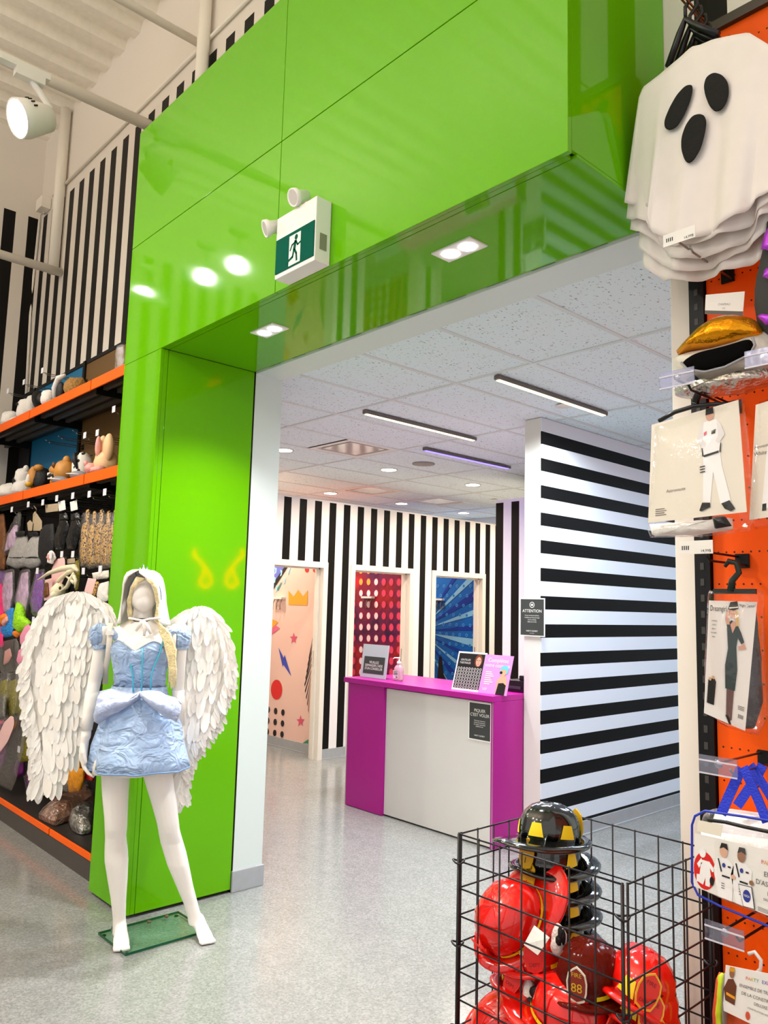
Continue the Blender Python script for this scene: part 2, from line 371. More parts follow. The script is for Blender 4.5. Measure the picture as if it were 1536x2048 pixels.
# ================================================================== green portal
po = thing('entrance_portal', 'glossy lime green panel portal framing the doorway, post and header', 'portal', (-4.15, 2.18, 0))
Y0, Y1, XL, XI, XR, ZS, ZT = 1.88, 2.487, -4.385, -3.915, -1.278, 2.985, 4.465
b = MB(); b.sm = False; b.box((XL+.01, Y0+.02, .02), (XI-.012, Y1, ZT-.01)); b.box((XI-.012, Y0+.02, ZS+.012), (XR-.012, Y1, ZT-.01)); b.build('core', DARK, po)
def panel(a, c): MB().box(a, c, ch=.0018).build('panel', GREEN, po)
g = .002
panel((XL, Y0, .018), (XI, Y0+.02, ZS-g))                                   # post front
for z0, z1 in ((ZS, 3.71-g), (3.71+g, ZT)):
    panel((XL, Y0, z0), (-2.825-g, Y0+.02, z1)); panel((-2.825+g, Y0, z0), (XR, Y0+.02, z1))
panel((XI-.012, Y0+.021, .018), (XI, Y0+.045, ZS-.002)); panel((XI-.012, Y0+.048, .018), (XI, Y1, ZS-.002))       # reveal, with its front edging
panel((XI+.001, Y0+.021, ZS), (XR-.02, Y0+.045, ZS+.012)); panel((XI+.001, Y0+.048, ZS), (XR, Y1, ZS+.012))       # soffit
panel((XR-.012, Y0+.021, ZS+.013), (XR, Y1, ZT))                            # header end
panel((XL, Y0+.021, .018), (XL+.012, Y1, ZT)); panel((XL+.013, Y0+.021, ZT-.012), (XR-.013, Y1, ZT))
# recessed twin downlights in the soffit
LENS = emis('downlight_lens', '#ffffff', 18)
for (cx, lab) in ((-1.949, 'square twin downlight in the green soffit, nearest the ghost shirts'), (-3.242, 'square twin downlight in the green soffit above the mannequin')):
    t = thing('twin_downlight', lab, 'downlight', (cx, 2.135, ZS-.005), 'soffit downlights')
    MB().box((cx-.1, 2.083, ZS-.006), (cx+.1, 2.187, ZS+.0005), ch=.001).build('plate', WHITE, t)
    for s_ in (-1, 1):
        fr = frame((cx+s_*.044, 2.135, ZS-.006), (1, 0, 0), (0, -1, 0))
        MB().disc((0, 0), .033, .033, fr, .0015, 24, th=.001).build('lens', LENS, t)
        area_light('downlight_lamp', (cx+s_*.044, 2.135, ZS-.012), (cx+s_*.044, 2.135, 0), .06, 7, (1, .98, .95), t, 110)
# exit sign
ex = thing('exit_sign', 'white emergency exit box with green running man and two lamp heads', 'exit sign', (-2.53, 1.84, 2.97))
MB().box((-2.712, 1.80, 2.985), (-2.43, 1.878, 3.262), ch=.004).build('case', WHITE, ex)
EG = mat('exit_green', '#0b5a48', .8, spec=.05)
MB().box((-2.706, 1.7965, 3.005), (-2.436, 1.801, 3.158)).build('sign_face', EG, ex)
fr = front_frame(-2.571, 1.7965, 3.081); EW = mat('exit_white', '#eef2ea', .8, spec=.05)
MB().poly([(-.036, -.07), (.045, -.07), (.045, .062), (-.036, .062)], fr, .0006).build('doorway_mark', EW, ex)
b = MB(); k = .0014
b.disc((.014, .045), .011, .012, fr, k)
for P, wd in (([(.010, .030), (.002, -.006)], .017), ([(.012, .026), (-.014, .018), (-.026, -.002)], .008), ([(.014, .026), (.026, .008), (.044, .014)], .008),
              ([(.004, -.006), (.018, -.028), (.022, -.058)], .011), ([(0, -.008), (-.008, -.036), (-.05, -.05)], .011)):
    for p, q in zip(P, P[1:]):
        d = V((q[0]-p[0], q[1]-p[1])).normalized(); nn = V((-d.y, d.x))*wd/2; p, q = V(p)-d*.003, V(q)+d*.003
        b.poly([p-nn, q-nn, q+nn, p+nn], fr, k)
b.build('running_man', EG, ex)
for c, dx in (((-2.76, 1.79, 3.235), -.45), ((-2.56, 1.79, 3.30), -.1)):
    c = V(c); d = V((dx, -1, -.45)).normalized(); x = d.cross(V((0, 0, 1))).normalized(); y = x.cross(d)
    rg = lambda r, k_: [c+d*k_+(x*cos(2*pi*i/20)+y*sin(2*pi*i/20))*r for i in range(20)]
    hd = MB().rings([rg(.012, -.06), rg(.026, -.055), rg(.03, -.01), rg(.038, .0), rg(.038, .02), rg(.034, .02), rg(.012, .004)], cap=(True, True)).build('lamp_head', WHITE, ex)
    MB().rings([rg(.0345, .017), rg(.001, .019)], cap=(False, True)).build('lens', mat('lamp_glass', '#cfcac2', .15), hd)
    MB().tube([c-d*.045, V((max(-2.70, c.x+.01), 1.84, min(3.25, c.z)))], .012, 8).build('stalk', WHITE, ex)
MB().disc((0, 0), .004, .004, frame((-2.4295, 1.84, 3.17), (0, -1, 0), (0, 0, 1)), .001).build('indicator', emis('led_green', '#20ff70', 4), ex)
sf = frame((-2.4295, 1.84, 3.08), (0, 1, 0), (0, 0, 1))
MB().poly([(-.018, -.04), (.018, -.04), (.018, .03), (-.018, .03)], sf, .0008).build('rating_plate', mat('rating_grey', '#8b8a78', .5), ex)

# ================================================================== the room behind: ceiling
XG = [-8.30]+[round(-3.22-.59*k, 3) for k in range(8, -1, -1)]+[-2.63, -2.04, -1.45, -.86, -.27, .2]; XG = sorted(set(XG))
YG = [2.69, 3.517, 4.725, 5.915, 7.105, 8.295, 9.2]
ce = MB().box((-8.3, 2.69, 3.03), (.2, 9.2, 3.12)).build('ceiling_room', WHITE, kind='structure', label='suspended tile ceiling of the fitting area')
TILE = mat('mineral_tile', '#eaf7fe', .9, bump=.25, bscale=300)
_nt = TILE.node_tree; _b = _nt.nodes['Principled BSDF']
_v = _nt.nodes.new('ShaderNodeTexNoise'); _v.inputs['Scale'].default_value = 95; _v.inputs['Detail'].default_value = 2
_mp = _nt.nodes.new('ShaderNodeMapping'); _mp.inputs['Scale'].default_value = (1, .55, 1)
_nt.links.new(_nt.nodes['Texture Coordinate'].outputs['Object'], _mp.inputs[0]); _nt.links.new(_mp.outputs[0], _v.inputs['Vector'])
_rp = _nt.nodes.new('ShaderNodeValToRGB'); _rp.color_ramp.elements[0].position = .30; _rp.color_ramp.elements[0].color = lin('#8d8d8c'); _rp.color_ramp.elements[1].position = .36; _rp.color_ramp.elements[1].color = lin('#eaf7fe')
_nt.links.new(_v.outputs['Fac'], _rp.inputs[0]); _nt.links.new(_rp.outputs[0], _b.inputs['Base Color'])
HOLES = [(-5.58, -4.99, 4.13, 4.725), (-7.35, -6.76, 5.915, 6.51), (-7.35, -6.76, 7.105, 7.70), (-6.17, -5.58, 8.295, 8.89), (-2.04, -1.45, 4.725, 5.915), (-2.04, -1.45, 7.105, 8.295)]
for i in range(len(XG)-1):
    for j in range(len(YG)-1):
        x0, x1, y0, y1 = XG[i], XG[i+1], YG[j], YG[j+1]; hit = False
        for h in HOLES:
            if abs(h[0]-x0) < .01 and h[2] < y1-.01 and h[3] > y0+.01:
                hit = True
                if h[2] > y0+.1: y1 = h[2]; hit = False
                elif h[3] < y1-.1: y0 = h[3]; hit = False
        if not hit: MB().box((x0+.008, y0+.008, 3.004), (x1-.008, y1-.008, 3.018)).build('ceiling_tile', TILE, ce)
GRID = mat('ceiling_grid', '#dadfe0', .45)
for x in XG: MB().box((x-.012, 2.69, 2.9985), (x+.012, 9.2, 3.006)).build('grid_rail', GRID, ce)
for y in YG: MB().box((-8.3, y-.012, 2.998), (.2, y+.012, 3.0055)).build('grid_rail', GRID, ce)
# air diffusers
for h, lab in zip(HOLES[:4], ('ceiling air vent reflecting stripes, nearest the green post', 'square warm-lit ceiling vent above the middle fitting room', 'square ceiling vent above the far fitting room', 'ceiling vent partly hidden at the far end wall')):
    cx, cy = (h[0]+h[1])/2, (h[2]+h[3])/2; t = thing('ceiling_vent', lab, 'vent', (cx, cy, 2.99))
    b = MB(); b.sm = False
    for s0, s1, z0, z1 in ((.29, .235, 2.999, 3.0), (.235, .23, 3.0, 3.03)):
        b.rings([[(cx+a*s0, cy+c*s0, z0) for a, c in ((-1,-1),(1,-1),(1,1),(-1,1))], [(cx+a*s1, cy+c*s1, z1) for a, c in ((-1,-1),(1,-1),(1,1),(-1,1))]], cap=(False, False))
    b.build('vent_frame', WHITE, t)
    MB().box((cx-.234, cy-.234, 3.024), (cx+.234, cy+.234, 3.029)).build('backing', BLACKM, t)
    MB().box((cx-.2, cy-.2, 3.002), (cx+.2, cy+.2, 3.012), ch=.002).build('vent_plate', mat('vent_plate', '#d8d2cc', .16, metal=.35), t)
# recessed pot lights
POT = emis('pot_lens', '#fff0d8', 22)
WP = (1, .86, .68)
pots = [((-5.81, 4.04), 'recessed round light by the green post edge'), ((-5.81, 5.35), 'recessed round light in the middle of the fitting area ceiling'), ((-5.78, 6.62), 'recessed round light beyond the blue light bar'),
        ((-7.62, 6.03), 'recessed round light over the pink fitting room'), ((-7.60, 7.25), 'recessed round light over the red fitting room'), ((-7.60, 8.51), 'recessed round light over the blue fitting room'),
        ((-5.8, 7.9), 'recessed round light down the passage'), ((-7.62, 4.75), 'recessed round light above the first cubicle')]
for (x, y), lab in pots:
    t = thing('pot_light', lab, 'pot light', (x, y, 2.99), 'recessed ceiling lights')
    fr = frame((x, y, 2.9985), (1, 0, 0), (0, -1, 0))
    MB().lathe([(.095, 2.9975), (.095, 3.004), (.078, 3.003), (.078, 2.9965)], (x, y, 0), 28, cap=(False, False)).build('rim', WHITE, t)
    MB().disc((0, 0), .078, .078, fr, .0005, 28).build('lens', POT, t)
    area_light('pot_lamp', (x, y, 2.985), (x, y, 0), .14, 16, WP, t, 150)
# light bars
for (x, y0, y1, c, s_, lab, pw, lc) in ((-2.92, 3.54, 4.74, '#ffe6ae', 3.2, 'warm white light bar on the ceiling nearest the shop', 38, (.9, .97, 1)), (-4.147, 3.56, 4.77, '#ffe6ae', 3.2, 'warm white light bar on the ceiling, second from the shop', 38, (.9, .97, 1)), (-4.736, 4.77, 5.96, '#5b4dff', 5, 'violet-blue light bar on the ceiling', 2.5, (.35, .3, 1))):
    t = thing('light_bar', lab, 'light bar', (x, (y0+y1)/2, 2.97), 'ceiling light bars')
    MB().box((x-.014, y0, 2.972), (x+.022, y1, 2.998), ch=.002).build('housing', mat('bar_housing', '#77706b', .4, metal=.6), t)
    MB().box((x-.012, y0+.02, 2.968), (x+.016, y1-.02, 2.974)).build('diffuser', emis('bar_'+c, c, s_), t)
    area_light('bar_lamp', (x, (y0+y1)/2, 2.962), (x, (y0+y1)/2, 0), .03, pw, lc, t, 160, 'RECTANGLE', 1.15)
# troffers over the bay to the right
for h in HOLES[4:]:
    cx, cy = (h[0]+h[1])/2, (h[2]+h[3])/2; t = thing('ceiling_troffer', 'flat white ceiling panel lamp over the right hand bay, '+('nearer', 'farther')[cy > 6.5]+' one', 'ceiling lamp', (cx, cy, 2.995), 'ceiling panel lamps')
    MB().box((h[0]+.01, h[2]+.01, 3.0), (h[1]-.01, h[3]-.01, 3.02)).build('frame', WHITE, t)
    MB().box((h[0]+.04, h[2]+.04, 2.997), (h[1]-.04, h[3]-.04, 3.001)).build('diffuser', emis('troffer', '#e6f3ff', 4), t)
    area_light('troffer_lamp', (cx, cy, 2.99), (cx, cy, 0), .5, 17, COOL, t, 165, 'RECTANGLE', 1.1)
# speaker and sprinkler caps
MB().lathe([(.11, 2.995), (.11, 3.004), (.10, 2.993), (.02, 2.992)], (-5.3, 5.34, 0), 32, cap=(False, True)).build('ceiling_speaker', mat('speaker_grey', '#a9a29c', .6, bump=.4, bscale=500), None, 'round grey speaker grille flush in the ceiling', 'speaker')
for (x, y), lab in ((tuple(at(1128, 810, Z=3)[:2]), 'flat round sprinkler cap beside the nearest light bar'), (tuple(at(988, 999, Z=3)[:2]), 'flat round sprinkler cap above the far striped wall end')):
    MB().lathe([(.055, 2.990), (.055, 2.995), (.03, 3.004), (.002, 2.989)], (x, y, 0), 24, cap=(False, True)).build('sprinkler_cap', WHITE, None, lab, 'sprinkler')

# ================================================================== room walls
MB().box((-8.5, 2.69, 0), (-8.3, 9.2, 3.1)).build('wall_back_left', WHITE, kind='structure', label='outer wall behind the fitting rooms')
MB().box((-8.5, 9.2, 0), (.4, 9.4, 3.1)).build('wall_far', WHITE, kind='structure', label='far white wall of the fitting area')
MB().box((.2, 2.69, 0), (.4, 9.2, 3.1)).build('wall_right', WHITE, kind='structure', label='right wall of the room')
FS = stripes('fitting_stripes', 1, 4.628, .2005, .0945, .1, 2.712, '#f3eeee', '#100d0c')
ZW = 2.73
OP = [(4.31, 5.166), (5.61, 6.46), (6.90, 7.77)]
b = MB(); b.sm = False; y = 2.69
for a, c in OP: b.box((-6.73, y, 0), (-6.61, a-.03, ZW)); b.box((-6.73, a-.03, 2.03), (-6.61, c+.03, ZW)); y = c+.03
b.box((-6.73, y, 0), (-6.61, 9.2, ZW)); b.build('wall_fitting', FS, kind='structure', label='black and white striped wall with three fitting room openings')
y = 2.69
for n, (a, c) in enumerate(OP+[(9.2, 9.2)], 1):
    e = a-.06 if a < 9 else 9.2
    MB().box((-6.61, y, 0), (-6.598, e, .105)).box((-6.598, y, 0), (-6.588, e, .012)).build('baseboard_fitting_%d' % n, BASEB, kind='structure'); y = c+.06
CREAM = mat('door_casing', '#ece5da', .4)
for n, (a, c) in enumerate(OP, 1):
    b = MB(); b.sm = False
    for s0, s1 in ((a-.06, a), (c, c+.06)): b.box((-6.745, s0, 0), (-6.592, s1, 2.06))
    b.box((-6.745, a, 2.0), (-6.592, c, 2.06))
    for s0, s1 in ((a, a+.015), (c-.015, c)): b.box((-6.70, s0, 0), (-6.66, s1, 2.0))
    b.box((-6.70, a, 1.985), (-6.66, c, 2.0))
    b.build('door_%d' % n, CREAM, kind='structure', label=('cream frame of the pink fitting room', 'cream frame of the red fitting room', 'cream frame of the blue fitting room')[n-1])
    MB().box((-6.72, c-.004, .95), (-6.67, c+.001, 1.12)).build('strike_plate', mat('dark_steel', '#4a443c', .35, metal=.8), bpy.data.objects['door_%d' % n])
# cubicle side walls carrying the printed murals
def mural(n, Y, m):
    o = MB().box((-8.3, Y, 0), (-6.735, Y+.1, ZW)).build('wall_mural_%d' % n, m, kind='structure'); MB().box((-8.3, Y-.012, 0), (-6.735, Y, .105)).box((-8.3, Y-.022, 0), (-6.735, Y-.012, .012)).build('baseboard_mural_%d' % n, BASEB, kind='structure'); return o
w0 = MB().box((-8.3, 4.05, 0), (-6.735, 4.15, ZW)).build('wall_cubicle', WHITE, kind='structure')
PINKW = mat('pink_wall_print', '#f0c9bb', .5, vary=.02, vscale=2)
w1 = mural(1, 5.30, PINKW); w1['label'] = 'pale pink mural wall with crown, stars and dots'
P5 = lambda L: px_poly(L, 5.297)
fr0 = front_frame(0, 5.297, 0)
C = {k: mat('print_'+k, v, .5) for k, v in dict(gold='#f5a623', red='#e0201c', rose='#e05a78', blue='#3a49b8', black='#140f10', teal='#3f8f86', lilac='#6a70cf', white='#f0eef0', pink='#e36a8a', green='#2f8f70', sky='#9fd4e8').items()}
names = list(C); mats_ = [C[k] for k in names]; ix = {k: i for i, k in enumerate(names)}
b = MB(); b.sm = False
def pp(L, c, off=.001): b.poly(P5(L), fr0, off, mi=ix[c])
c6 = lambda L: [(520+x*.3125, 1080+y*.3125) for x, y in L]
pp(c6([(183,415),(183,325),(215,362),(245,318),(275,362),(306,320),(303,418)]), 'gold')
def star(cx, cy, r, c): pp(c6([(cx+r*(1 if k % 2 == 0 else .42)*.72*sin(pi*k/5), cy-r*(1 if k % 2 == 0 else .42)*1.05*cos(pi*k/5)) for k in range(10)]), c)
star(216, 630, 36, 'rose'); star(260, 1160, 38, 'rose')
pp(c6([(118,688),(152,755),(158,735),(200,872),(150,798),(145,812)]), 'blue')
pp(c6([(106+36*cos(a), 958+64*sin(a)) for a in [2*pi*k/24 for k in range(24)]]), 'red')
for k, cx in enumerate((300, 349)): pp(c6([(cx+(13-2*k)*cos(a), 188+20*sin(a)) for a in [2*pi*q/18 for q in range(18)]]), 'red')
for r in range(3):
    for c_ in range(3): cx, cy = 53+47*c_-3*r, 1086+70*r+9*c_; pp(c6([(cx+11*cos(a), cy+21*sin(a)) for a in [2*pi*q/16 for q in range(16)]]), 'black')
pp(c6([(-60,100),(185,160),(60,360),(-60,480)]), 'black'); pp(c6([(-60,100),(165,160),(55,320),(-60,430)]), 'lilac', .0016)
for dx, dy in ((95,175),(130,190),(88,235),(150,240),(100,290)): pp(c6([(dx,dy),(dx+14,dy+6),(dx+10,dy+36),(dx-2,dy+44),(dx+4,dy+24)]), 'sky', .0022)
pp(c6([(175,200),(200,170),(192,190),(180,230)]), 'sky'); pp(c6([(105,320),(135,270),(140,275),(118,325)]), 'teal')
pp(c6([(20,480),(118,525),(40,600),(20,590)]), 'gold', .0018); pp(c6([(20,560),(100,545),(128,565),(20,650)]), 'pink', .0012)
for k in range(9):
    t0 = 620+42*k; xl = 340-8*k if k < 5 else 300-2*k; pp(c6([(338-2*k, t0), (337-2*k, t0+13), (286+abs(k-4)*7-(4 if k > 4 else 0), t0+150), (284+abs(k-4)*7-(4 if k > 4 else 0), t0+135)]), 'black')
pp(c6([(272,1300),(310,1275),(310,1303)]), 'green')
b.build('mural_print', mats_, w1)
# red bokeh mural
mr = mat('red_mural', '#7a0a24', .4); nt = mr.node_tree; tc = nt.nodes['Texture Coordinate']
no = nt.nodes.new('ShaderNodeTexNoise'); no.inputs['Scale'].default_value = 2.2; no.inputs['Detail'].default_value = 3; nt.links.new(tc.outputs['Object'], no.inputs['Vector'])
rp = nt.nodes.new('ShaderNodeValToRGB'); rp.color_ramp.elements[0].color = lin('#1a0a40'); rp.color_ramp.elements[0].position = .3; rp.color_ramp.elements[1].color = lin('#d01a30'); rp.color_ramp.elements[1].position = .68
e = rp.color_ramp.elements.new(.42); e.color = lin('#6a0c48'); e = rp.color_ramp.elements.new(.55); e.color = lin('#8a0a20')
nt.links.new(no.outputs['Fac'], rp.inputs[0]); nt.links.new(rp.outputs[0], nt.nodes['Principled BSDF'].inputs['Base Color'])
w2 = mural(2, 6.60, mr); w2['label'] = 'dark red mural wall printed with rows of glowing dots'
b = MB(); fr0 = front_frame(0, 6.597, 0); dm = [mat('dot_white', '#f3e6f0', .5), mat('dot_pink', '#e0406a', .5), mat('dot_gold', '#f0b04a', .5), mat('dot_ring', '#c03050', .5)]
for r in range(15):
    for c_ in range(10):
        x, y = 598+48.5*c_, 195+73*r*.99
        q = at(520+x*.3125, 1080+(y+c_*.5)*.3125, Y=6.597)
        if q.x > -6.79: continue
        k = 0 if c_ in (1, 2, 3) and r > 0 else 1
        if r in (0, 1) and c_ in (1, 2): k = 2
        b.disc((q.x, q.z), .042, .048, fr0, .0008, 16, mi=3); b.disc((q.x, q.z), .034, .04, fr0, .0014, 16, mi=k)
b.build('mural_print', dm, w2)
# blue ray mural
w3 = mural(3, 7.90, mat('blue_mural', '#0a62b8', .4, vary=.1, vscale=2)); w3['label'] = 'blue mural wall printed with pale and dark rays'
b = MB(); fr0 = front_frame(0, 7.897, 0); c_ = at(838, 1262, Y=7.897)
for k in range(15):
    a = -1.25+k*.19; l = min(2.2, (-6.745-c_.x)/max(.05, cos(a)+.05)); wd = .035 if k % 3 else .05
    b.poly([(c_.x+cos(a-wd*.3)*.3, c_.z+sin(a-wd*.3)*.3), (c_.x+cos(a-wd)*l, max(.02, c_.z+sin(a-wd)*l)), (c_.x+cos(a+wd)*l, max(.02, c_.z+sin(a+wd)*l)), (c_.x+cos(a+wd*.3)*.3, c_.z+sin(a+wd*.3)*.3)], fr0, .001, mi=k % 2) if abs(sin(a+wd)*l) < 1.35 else None
for r in range(14):
    for k in range(8):
        x, z = -7.75+.12*k+(.06 if r % 2 else 0), .35+.13*r; b.disc((x, z), .022, .022, fr0, .0015, 14, mi=2); b.disc((x, z), .014, .014, fr0, .002, 14, mi=3)
b.build('mural_print', [mat('ray_pale', '#7fb9dd', .5), mat('ray_navy', '#0b3396', .5), mat('ring_pale', '#4fa0da', .5), mat('ring_core', '#0d66bc', .5)], w3)
q = at(880, 1340, Y=7.897); b = MB(); b.poly([(q.x-.06, .3), (q.x+.2, .3), (q.x+.16, .6), (q.x+.07, .72), (q.x+.03, .95), (q.x-.02, .95), (q.x-.05, .62)], fr0, .0025); b.build('dark_shape', C['black'], w3)
# hook rails in the cubicles
for (x, z, Y, lab, nh) in (((at(560, 1194, Y=5.29)).x, 1.66, 5.30, 'white hook rail on the pink mural wall', 3), (at(738, 1197, Y=6.59).x, at(738, 1197, Y=6.59).z, 6.60, 'white hook rail on the red mural wall', 3), (at(878, 1201, Y=7.89).x, at(878, 1201, Y=7.89).z, 7.90, 'white hook rail on the blue mural wall', 3)):
    t = thing('hook_rail', lab, 'hook rail', (x, Y-.04, z-.1)); MB().box((x-.1, Y-.06, z), (x+.1, Y, z+.025), ch=.004).build('rail', WHITE, t)
    for k in range(nh): MB().tube([(x-.07+.07*k, Y-.03, z), (x-.07+.07*k, Y-.055, z-.05), (x-.07+.07*k, Y-.055, z-.12)], .005, 6).build('hook', STEEL, t)
# partition with level stripes, its end, and the striped wall behind
PS = stripes('partition_stripes', 2, 2.899-.0945-.1985*20, .1985, .0945, .1, 2.95, '#e3ebf6', '#070607')
MB().box((-3.349, 4.576, 0), (-3.34, 9.2, 3.0)).build('wall_partition', PS, kind='structure', label='partition wall with level black and white stripes')
MB().box((-3.49, 4.575, 0), (-3.349, 9.2, 3.0)).build('wall_partition_core', mat('stub_white', '#e6e3dd', .5), kind='structure', label='plain white end of the striped partition')
MB().box((-3.34, 4.6, 0), (-3.328, 9.2, .1)).box((-3.328, 4.6, 0), (-3.316, 9.2, .012)).build('baseboard_partition', BASEB, kind='structure')
IS = stripes('inner_stripes', 0, -5.148, .2015, .0985, 0, 2.70, '#efe9f2', '#160e0d')
MB().box((-5.148, 6.265, 0), (-3.49, 6.38, ZW)).build('wall_inner', IS, kind='structure', label='short striped wall behind the counter')
MB().box((-5.14, 6.38, 0), (-5.03, 9.2, ZW)).build('wall_inner_side', WHITE, kind='structure')
# neon on the right wall, seen mirrored in the green reveal
ne = thing('neon_sign', 'orange neon tube horns on the right wall, mirrored in the green post', 'neon sign', (.15, 4.7, 1.7))
NEON = emis('neon_orange', '#ff4200', 30)
fxr = lambda x, y: V((.165, (q := at(x, y, X=-8.03)).y, q.z))
for s_ in (0, 1):
    L = [(388,1098),(385,1112),(398,1122),(408,1136),(403,1152),(396,1166),(408,1176),(420,1166),(416,1146),(404,1132)]
    if s_: L = [(868-x+1, y) for x, y in L]
    pts = [fxr(*p) for p in L]; sm = []
    for k in range(len(pts)-1):
        for t_ in range(4): sm.append(pts[k].lerp(pts[k+1], t_/4))
    sm.append(pts[-1]); MB().tube(sm, .016, 8).build('neon_tube', NEON, ne)
MB().box((.185, 4.3, 1.68), (.199, 5.1, 2.36)).build('backing', mat('neon_back', '#d8d8d8', .5), ne)

# ================================================================== counter
ct = thing('service_counter', 'magenta and pale grey service counter with a magenta top', 'counter', (-4.26, 4.45, 0))
def cpart(n, a, c, m, ch=.002): return MB().box(a, c, ch=ch).build(n, m, ct)
cpart('counter_top', (-5.085, 4.235, .975), (-3.492, 4.88 if False else 4.57, 1.015), MAG); cpart('counter_top', (-5.085, 4.571, .975), (-3.50, 4.88, 1.015), MAG)
cpart('post_panel', (-5.03, 4.245, 0.004), (-4.60, 4.30, .974), MAG)
cpart('front_panel', (-4.598, 4.272, .012), (-3.531, 4.30, .965), GREYL)
cpart('kick', (-4.598, 4.30, 0.0), (-3.6, 4.32, .1), BLACKM)
cpart('edge_strip', (-3.530, 4.262, .004), (-3.516, 4.30, .974), MAG); cpart('edge_trim', (-3.515, 4.257, .004), (-3.503, 4.30, .974), ALU)
cpart('side_panel', (-3.502, 4.25, 0.004), (-3.491, 4.57, .974), MAG); cpart('side_panel', (-5.045, 4.25, .004), (-5.032, 4.87, .974), ALU)
cpart('back_panel', (-5.03, 4.84, .004), (-3.51, 4.87, .974), GREYL)
# signs on walls
def sign(name, lab, fr, w_, h_, lines, m=None, part='board', frame_m=PAPER, bw=.008, cat='sign', icon=None):
    o, u, v, n = fr; t = thing(name, lab, cat, o-v*h_/2)
    MB().poly([(-w_/2, -h_/2), (w_/2, -h_/2), (w_/2, h_/2), (-w_/2, h_/2)], fr, 0, .004).build(part, frame_m, t)
    MB().poly([(-w_/2+bw, -h_/2+bw), (w_/2-bw, -h_/2+bw), (w_/2-bw, h_/2-bw), (-w_/2+bw, h_/2-bw)], fr, .0042, .0006).build('print_field', m or mat('sign_dark', '#3b3d3c', .5), t)
    b_ = MB()
    for s_, y, h in lines: b_.text(s_, (0, y), h, fr, .0054, wmax=w_*.84)
    if icon: icon(b_, fr)
    b_.build('lettering', PAPER, t); return t
def cam_icon(b_, fr):
    o, u, v, n = fr; R = [[o+u*r*cos(2*pi*k/24)+v*(.087+r*sin(2*pi*k/24))+n*.0054 for k in range(24)] for r in (.021, .017)]; b_.rings(R, cap=(False, False), sm=False)
    b_.poly([(-.009, .08), (.009, .08), (.009, .094), (-.009, .094)], fr, .0054)
sign('wall_notice', 'dark ATTENTION notice on the white end of the partition', frame((-3.41, 4.565, 1.557), (1, 0, 0), (0, 0, 1)), .218, .27,
     [('ATTENTION', .043, .03), ('Si vous ouvrez vos photos,', .012, .0115), ('n\'oubliez pas de les protéger', -.003, .0115), ('avec le masking.', -.018, .0115), ('MERCI DE VOTRE', -.034, .010), ('PARTY EXPERT', -.098, .015), ('votre magasin', -.113, .007)], icon=cam_icon)
sign('counter_notice', 'dark PIQUER C\'EST VOLER notice on the counter front', frame((-3.6345, 4.2715, .828), (1, 0, 0), (0, 0, 1)), .205, .262,
     [('PIQUER', .072, .030), ('C\'EST VOLER', .042, .030), ('Nous nous réservons', .004, .0115), ('le droit de poursuivre', -.009, .0115), ('les voleurs, poursuites', -.022, .0115), ('judiciaires, etc.', -.035, .0115), ('PARTY EXPERT', -.098, .014)])
# items on the counter
fr = frame((-4.885, 4.38, 1.015), (1, .02, 0), (0, .12, 1))
t = thing('sign_holder', 'clear tabletop holder with a dark notice asking to see an advisor', 'sign holder', (-4.885, 4.38, 1.0151))
MB().poly([(-.155, .003), (.155, .003), (.155, .275), (-.155, .275)], fr, 0, .005).build('holder', mat('holder_grey', '#b9bdc4', .2, spec=.6), t)
MB().box((-5.03, 4.375, 1.015), (-4.74, 4.47, 1.019)).build('foot', ACRYL, t)
MB().poly([(-.125, .035), (.125, .035), (.125, .175), (-.125, .175)], fr, .0052, .0008).build('notice', mat('sign_dark', '#3b3d3c', .5), t)
b = MB(); [b.text(s_, (0, y), .028, fr, .0066, wmax=.21) for s_, y in (('VEUILLEZ', .128), ('DEMANDER L\'AIDE', .102), ('D\'UN CONSEILLER', .076))]; b.build('lettering', PAPER, t)
t = thing('sanitizer_bottle', 'pump bottle of clear pink hand sanitizer on the counter', 'bottle', (-4.63, 4.43, 1.0151))
MB().lathe([(.03, 1.0155), (.044, 1.02), (.046, 1.03), (.046, 1.09), (.043, 1.115), (.03, 1.133), (.016, 1.143), (.014, 1.15)], (-4.63, 4.43, 0), 24, sx=1, sy=.7).build('bottle_body', mat('pink_gel', '#ecc9d2', .12, trans=.55), t)
MB().lathe([(.017, 1.146), (.017, 1.165), (.012, 1.168), (.006, 1.17), (.006, 1.19), (.012, 1.191), (.012, 1.201), (.004, 1.202)], (-4.63, 4.43, 0), 16).tube([(-4.63, 4.43, 1.196), (-4.66, 4.41, 1.196), (-4.672, 4.403, 1.186)], .005, 8).build('pump', WHITE, t)
lf = front_frame(-4.63, 4.3966, 1.07)
MB().poly([(-.03, -.035), (.03, -.035), (.03, .028), (-.03, .028)], lf, 0, .0006).build('bottle_label', mat('label_pale', '#e8e2e4', .5), t)
b = MB(); [b.poly([(-.024, y), (.024, y), (.024, y+.004), (-.024, y+.004)], lf, .0012) for y in (.018, .008, 0, -.008)]; [b.poly([(x, -.03), (x+.008, -.03), (x+.008, -.018), (x, -.018)], lf, .0012) for x in (.002, .013)]; b.build('label_print', BLACKP, t)
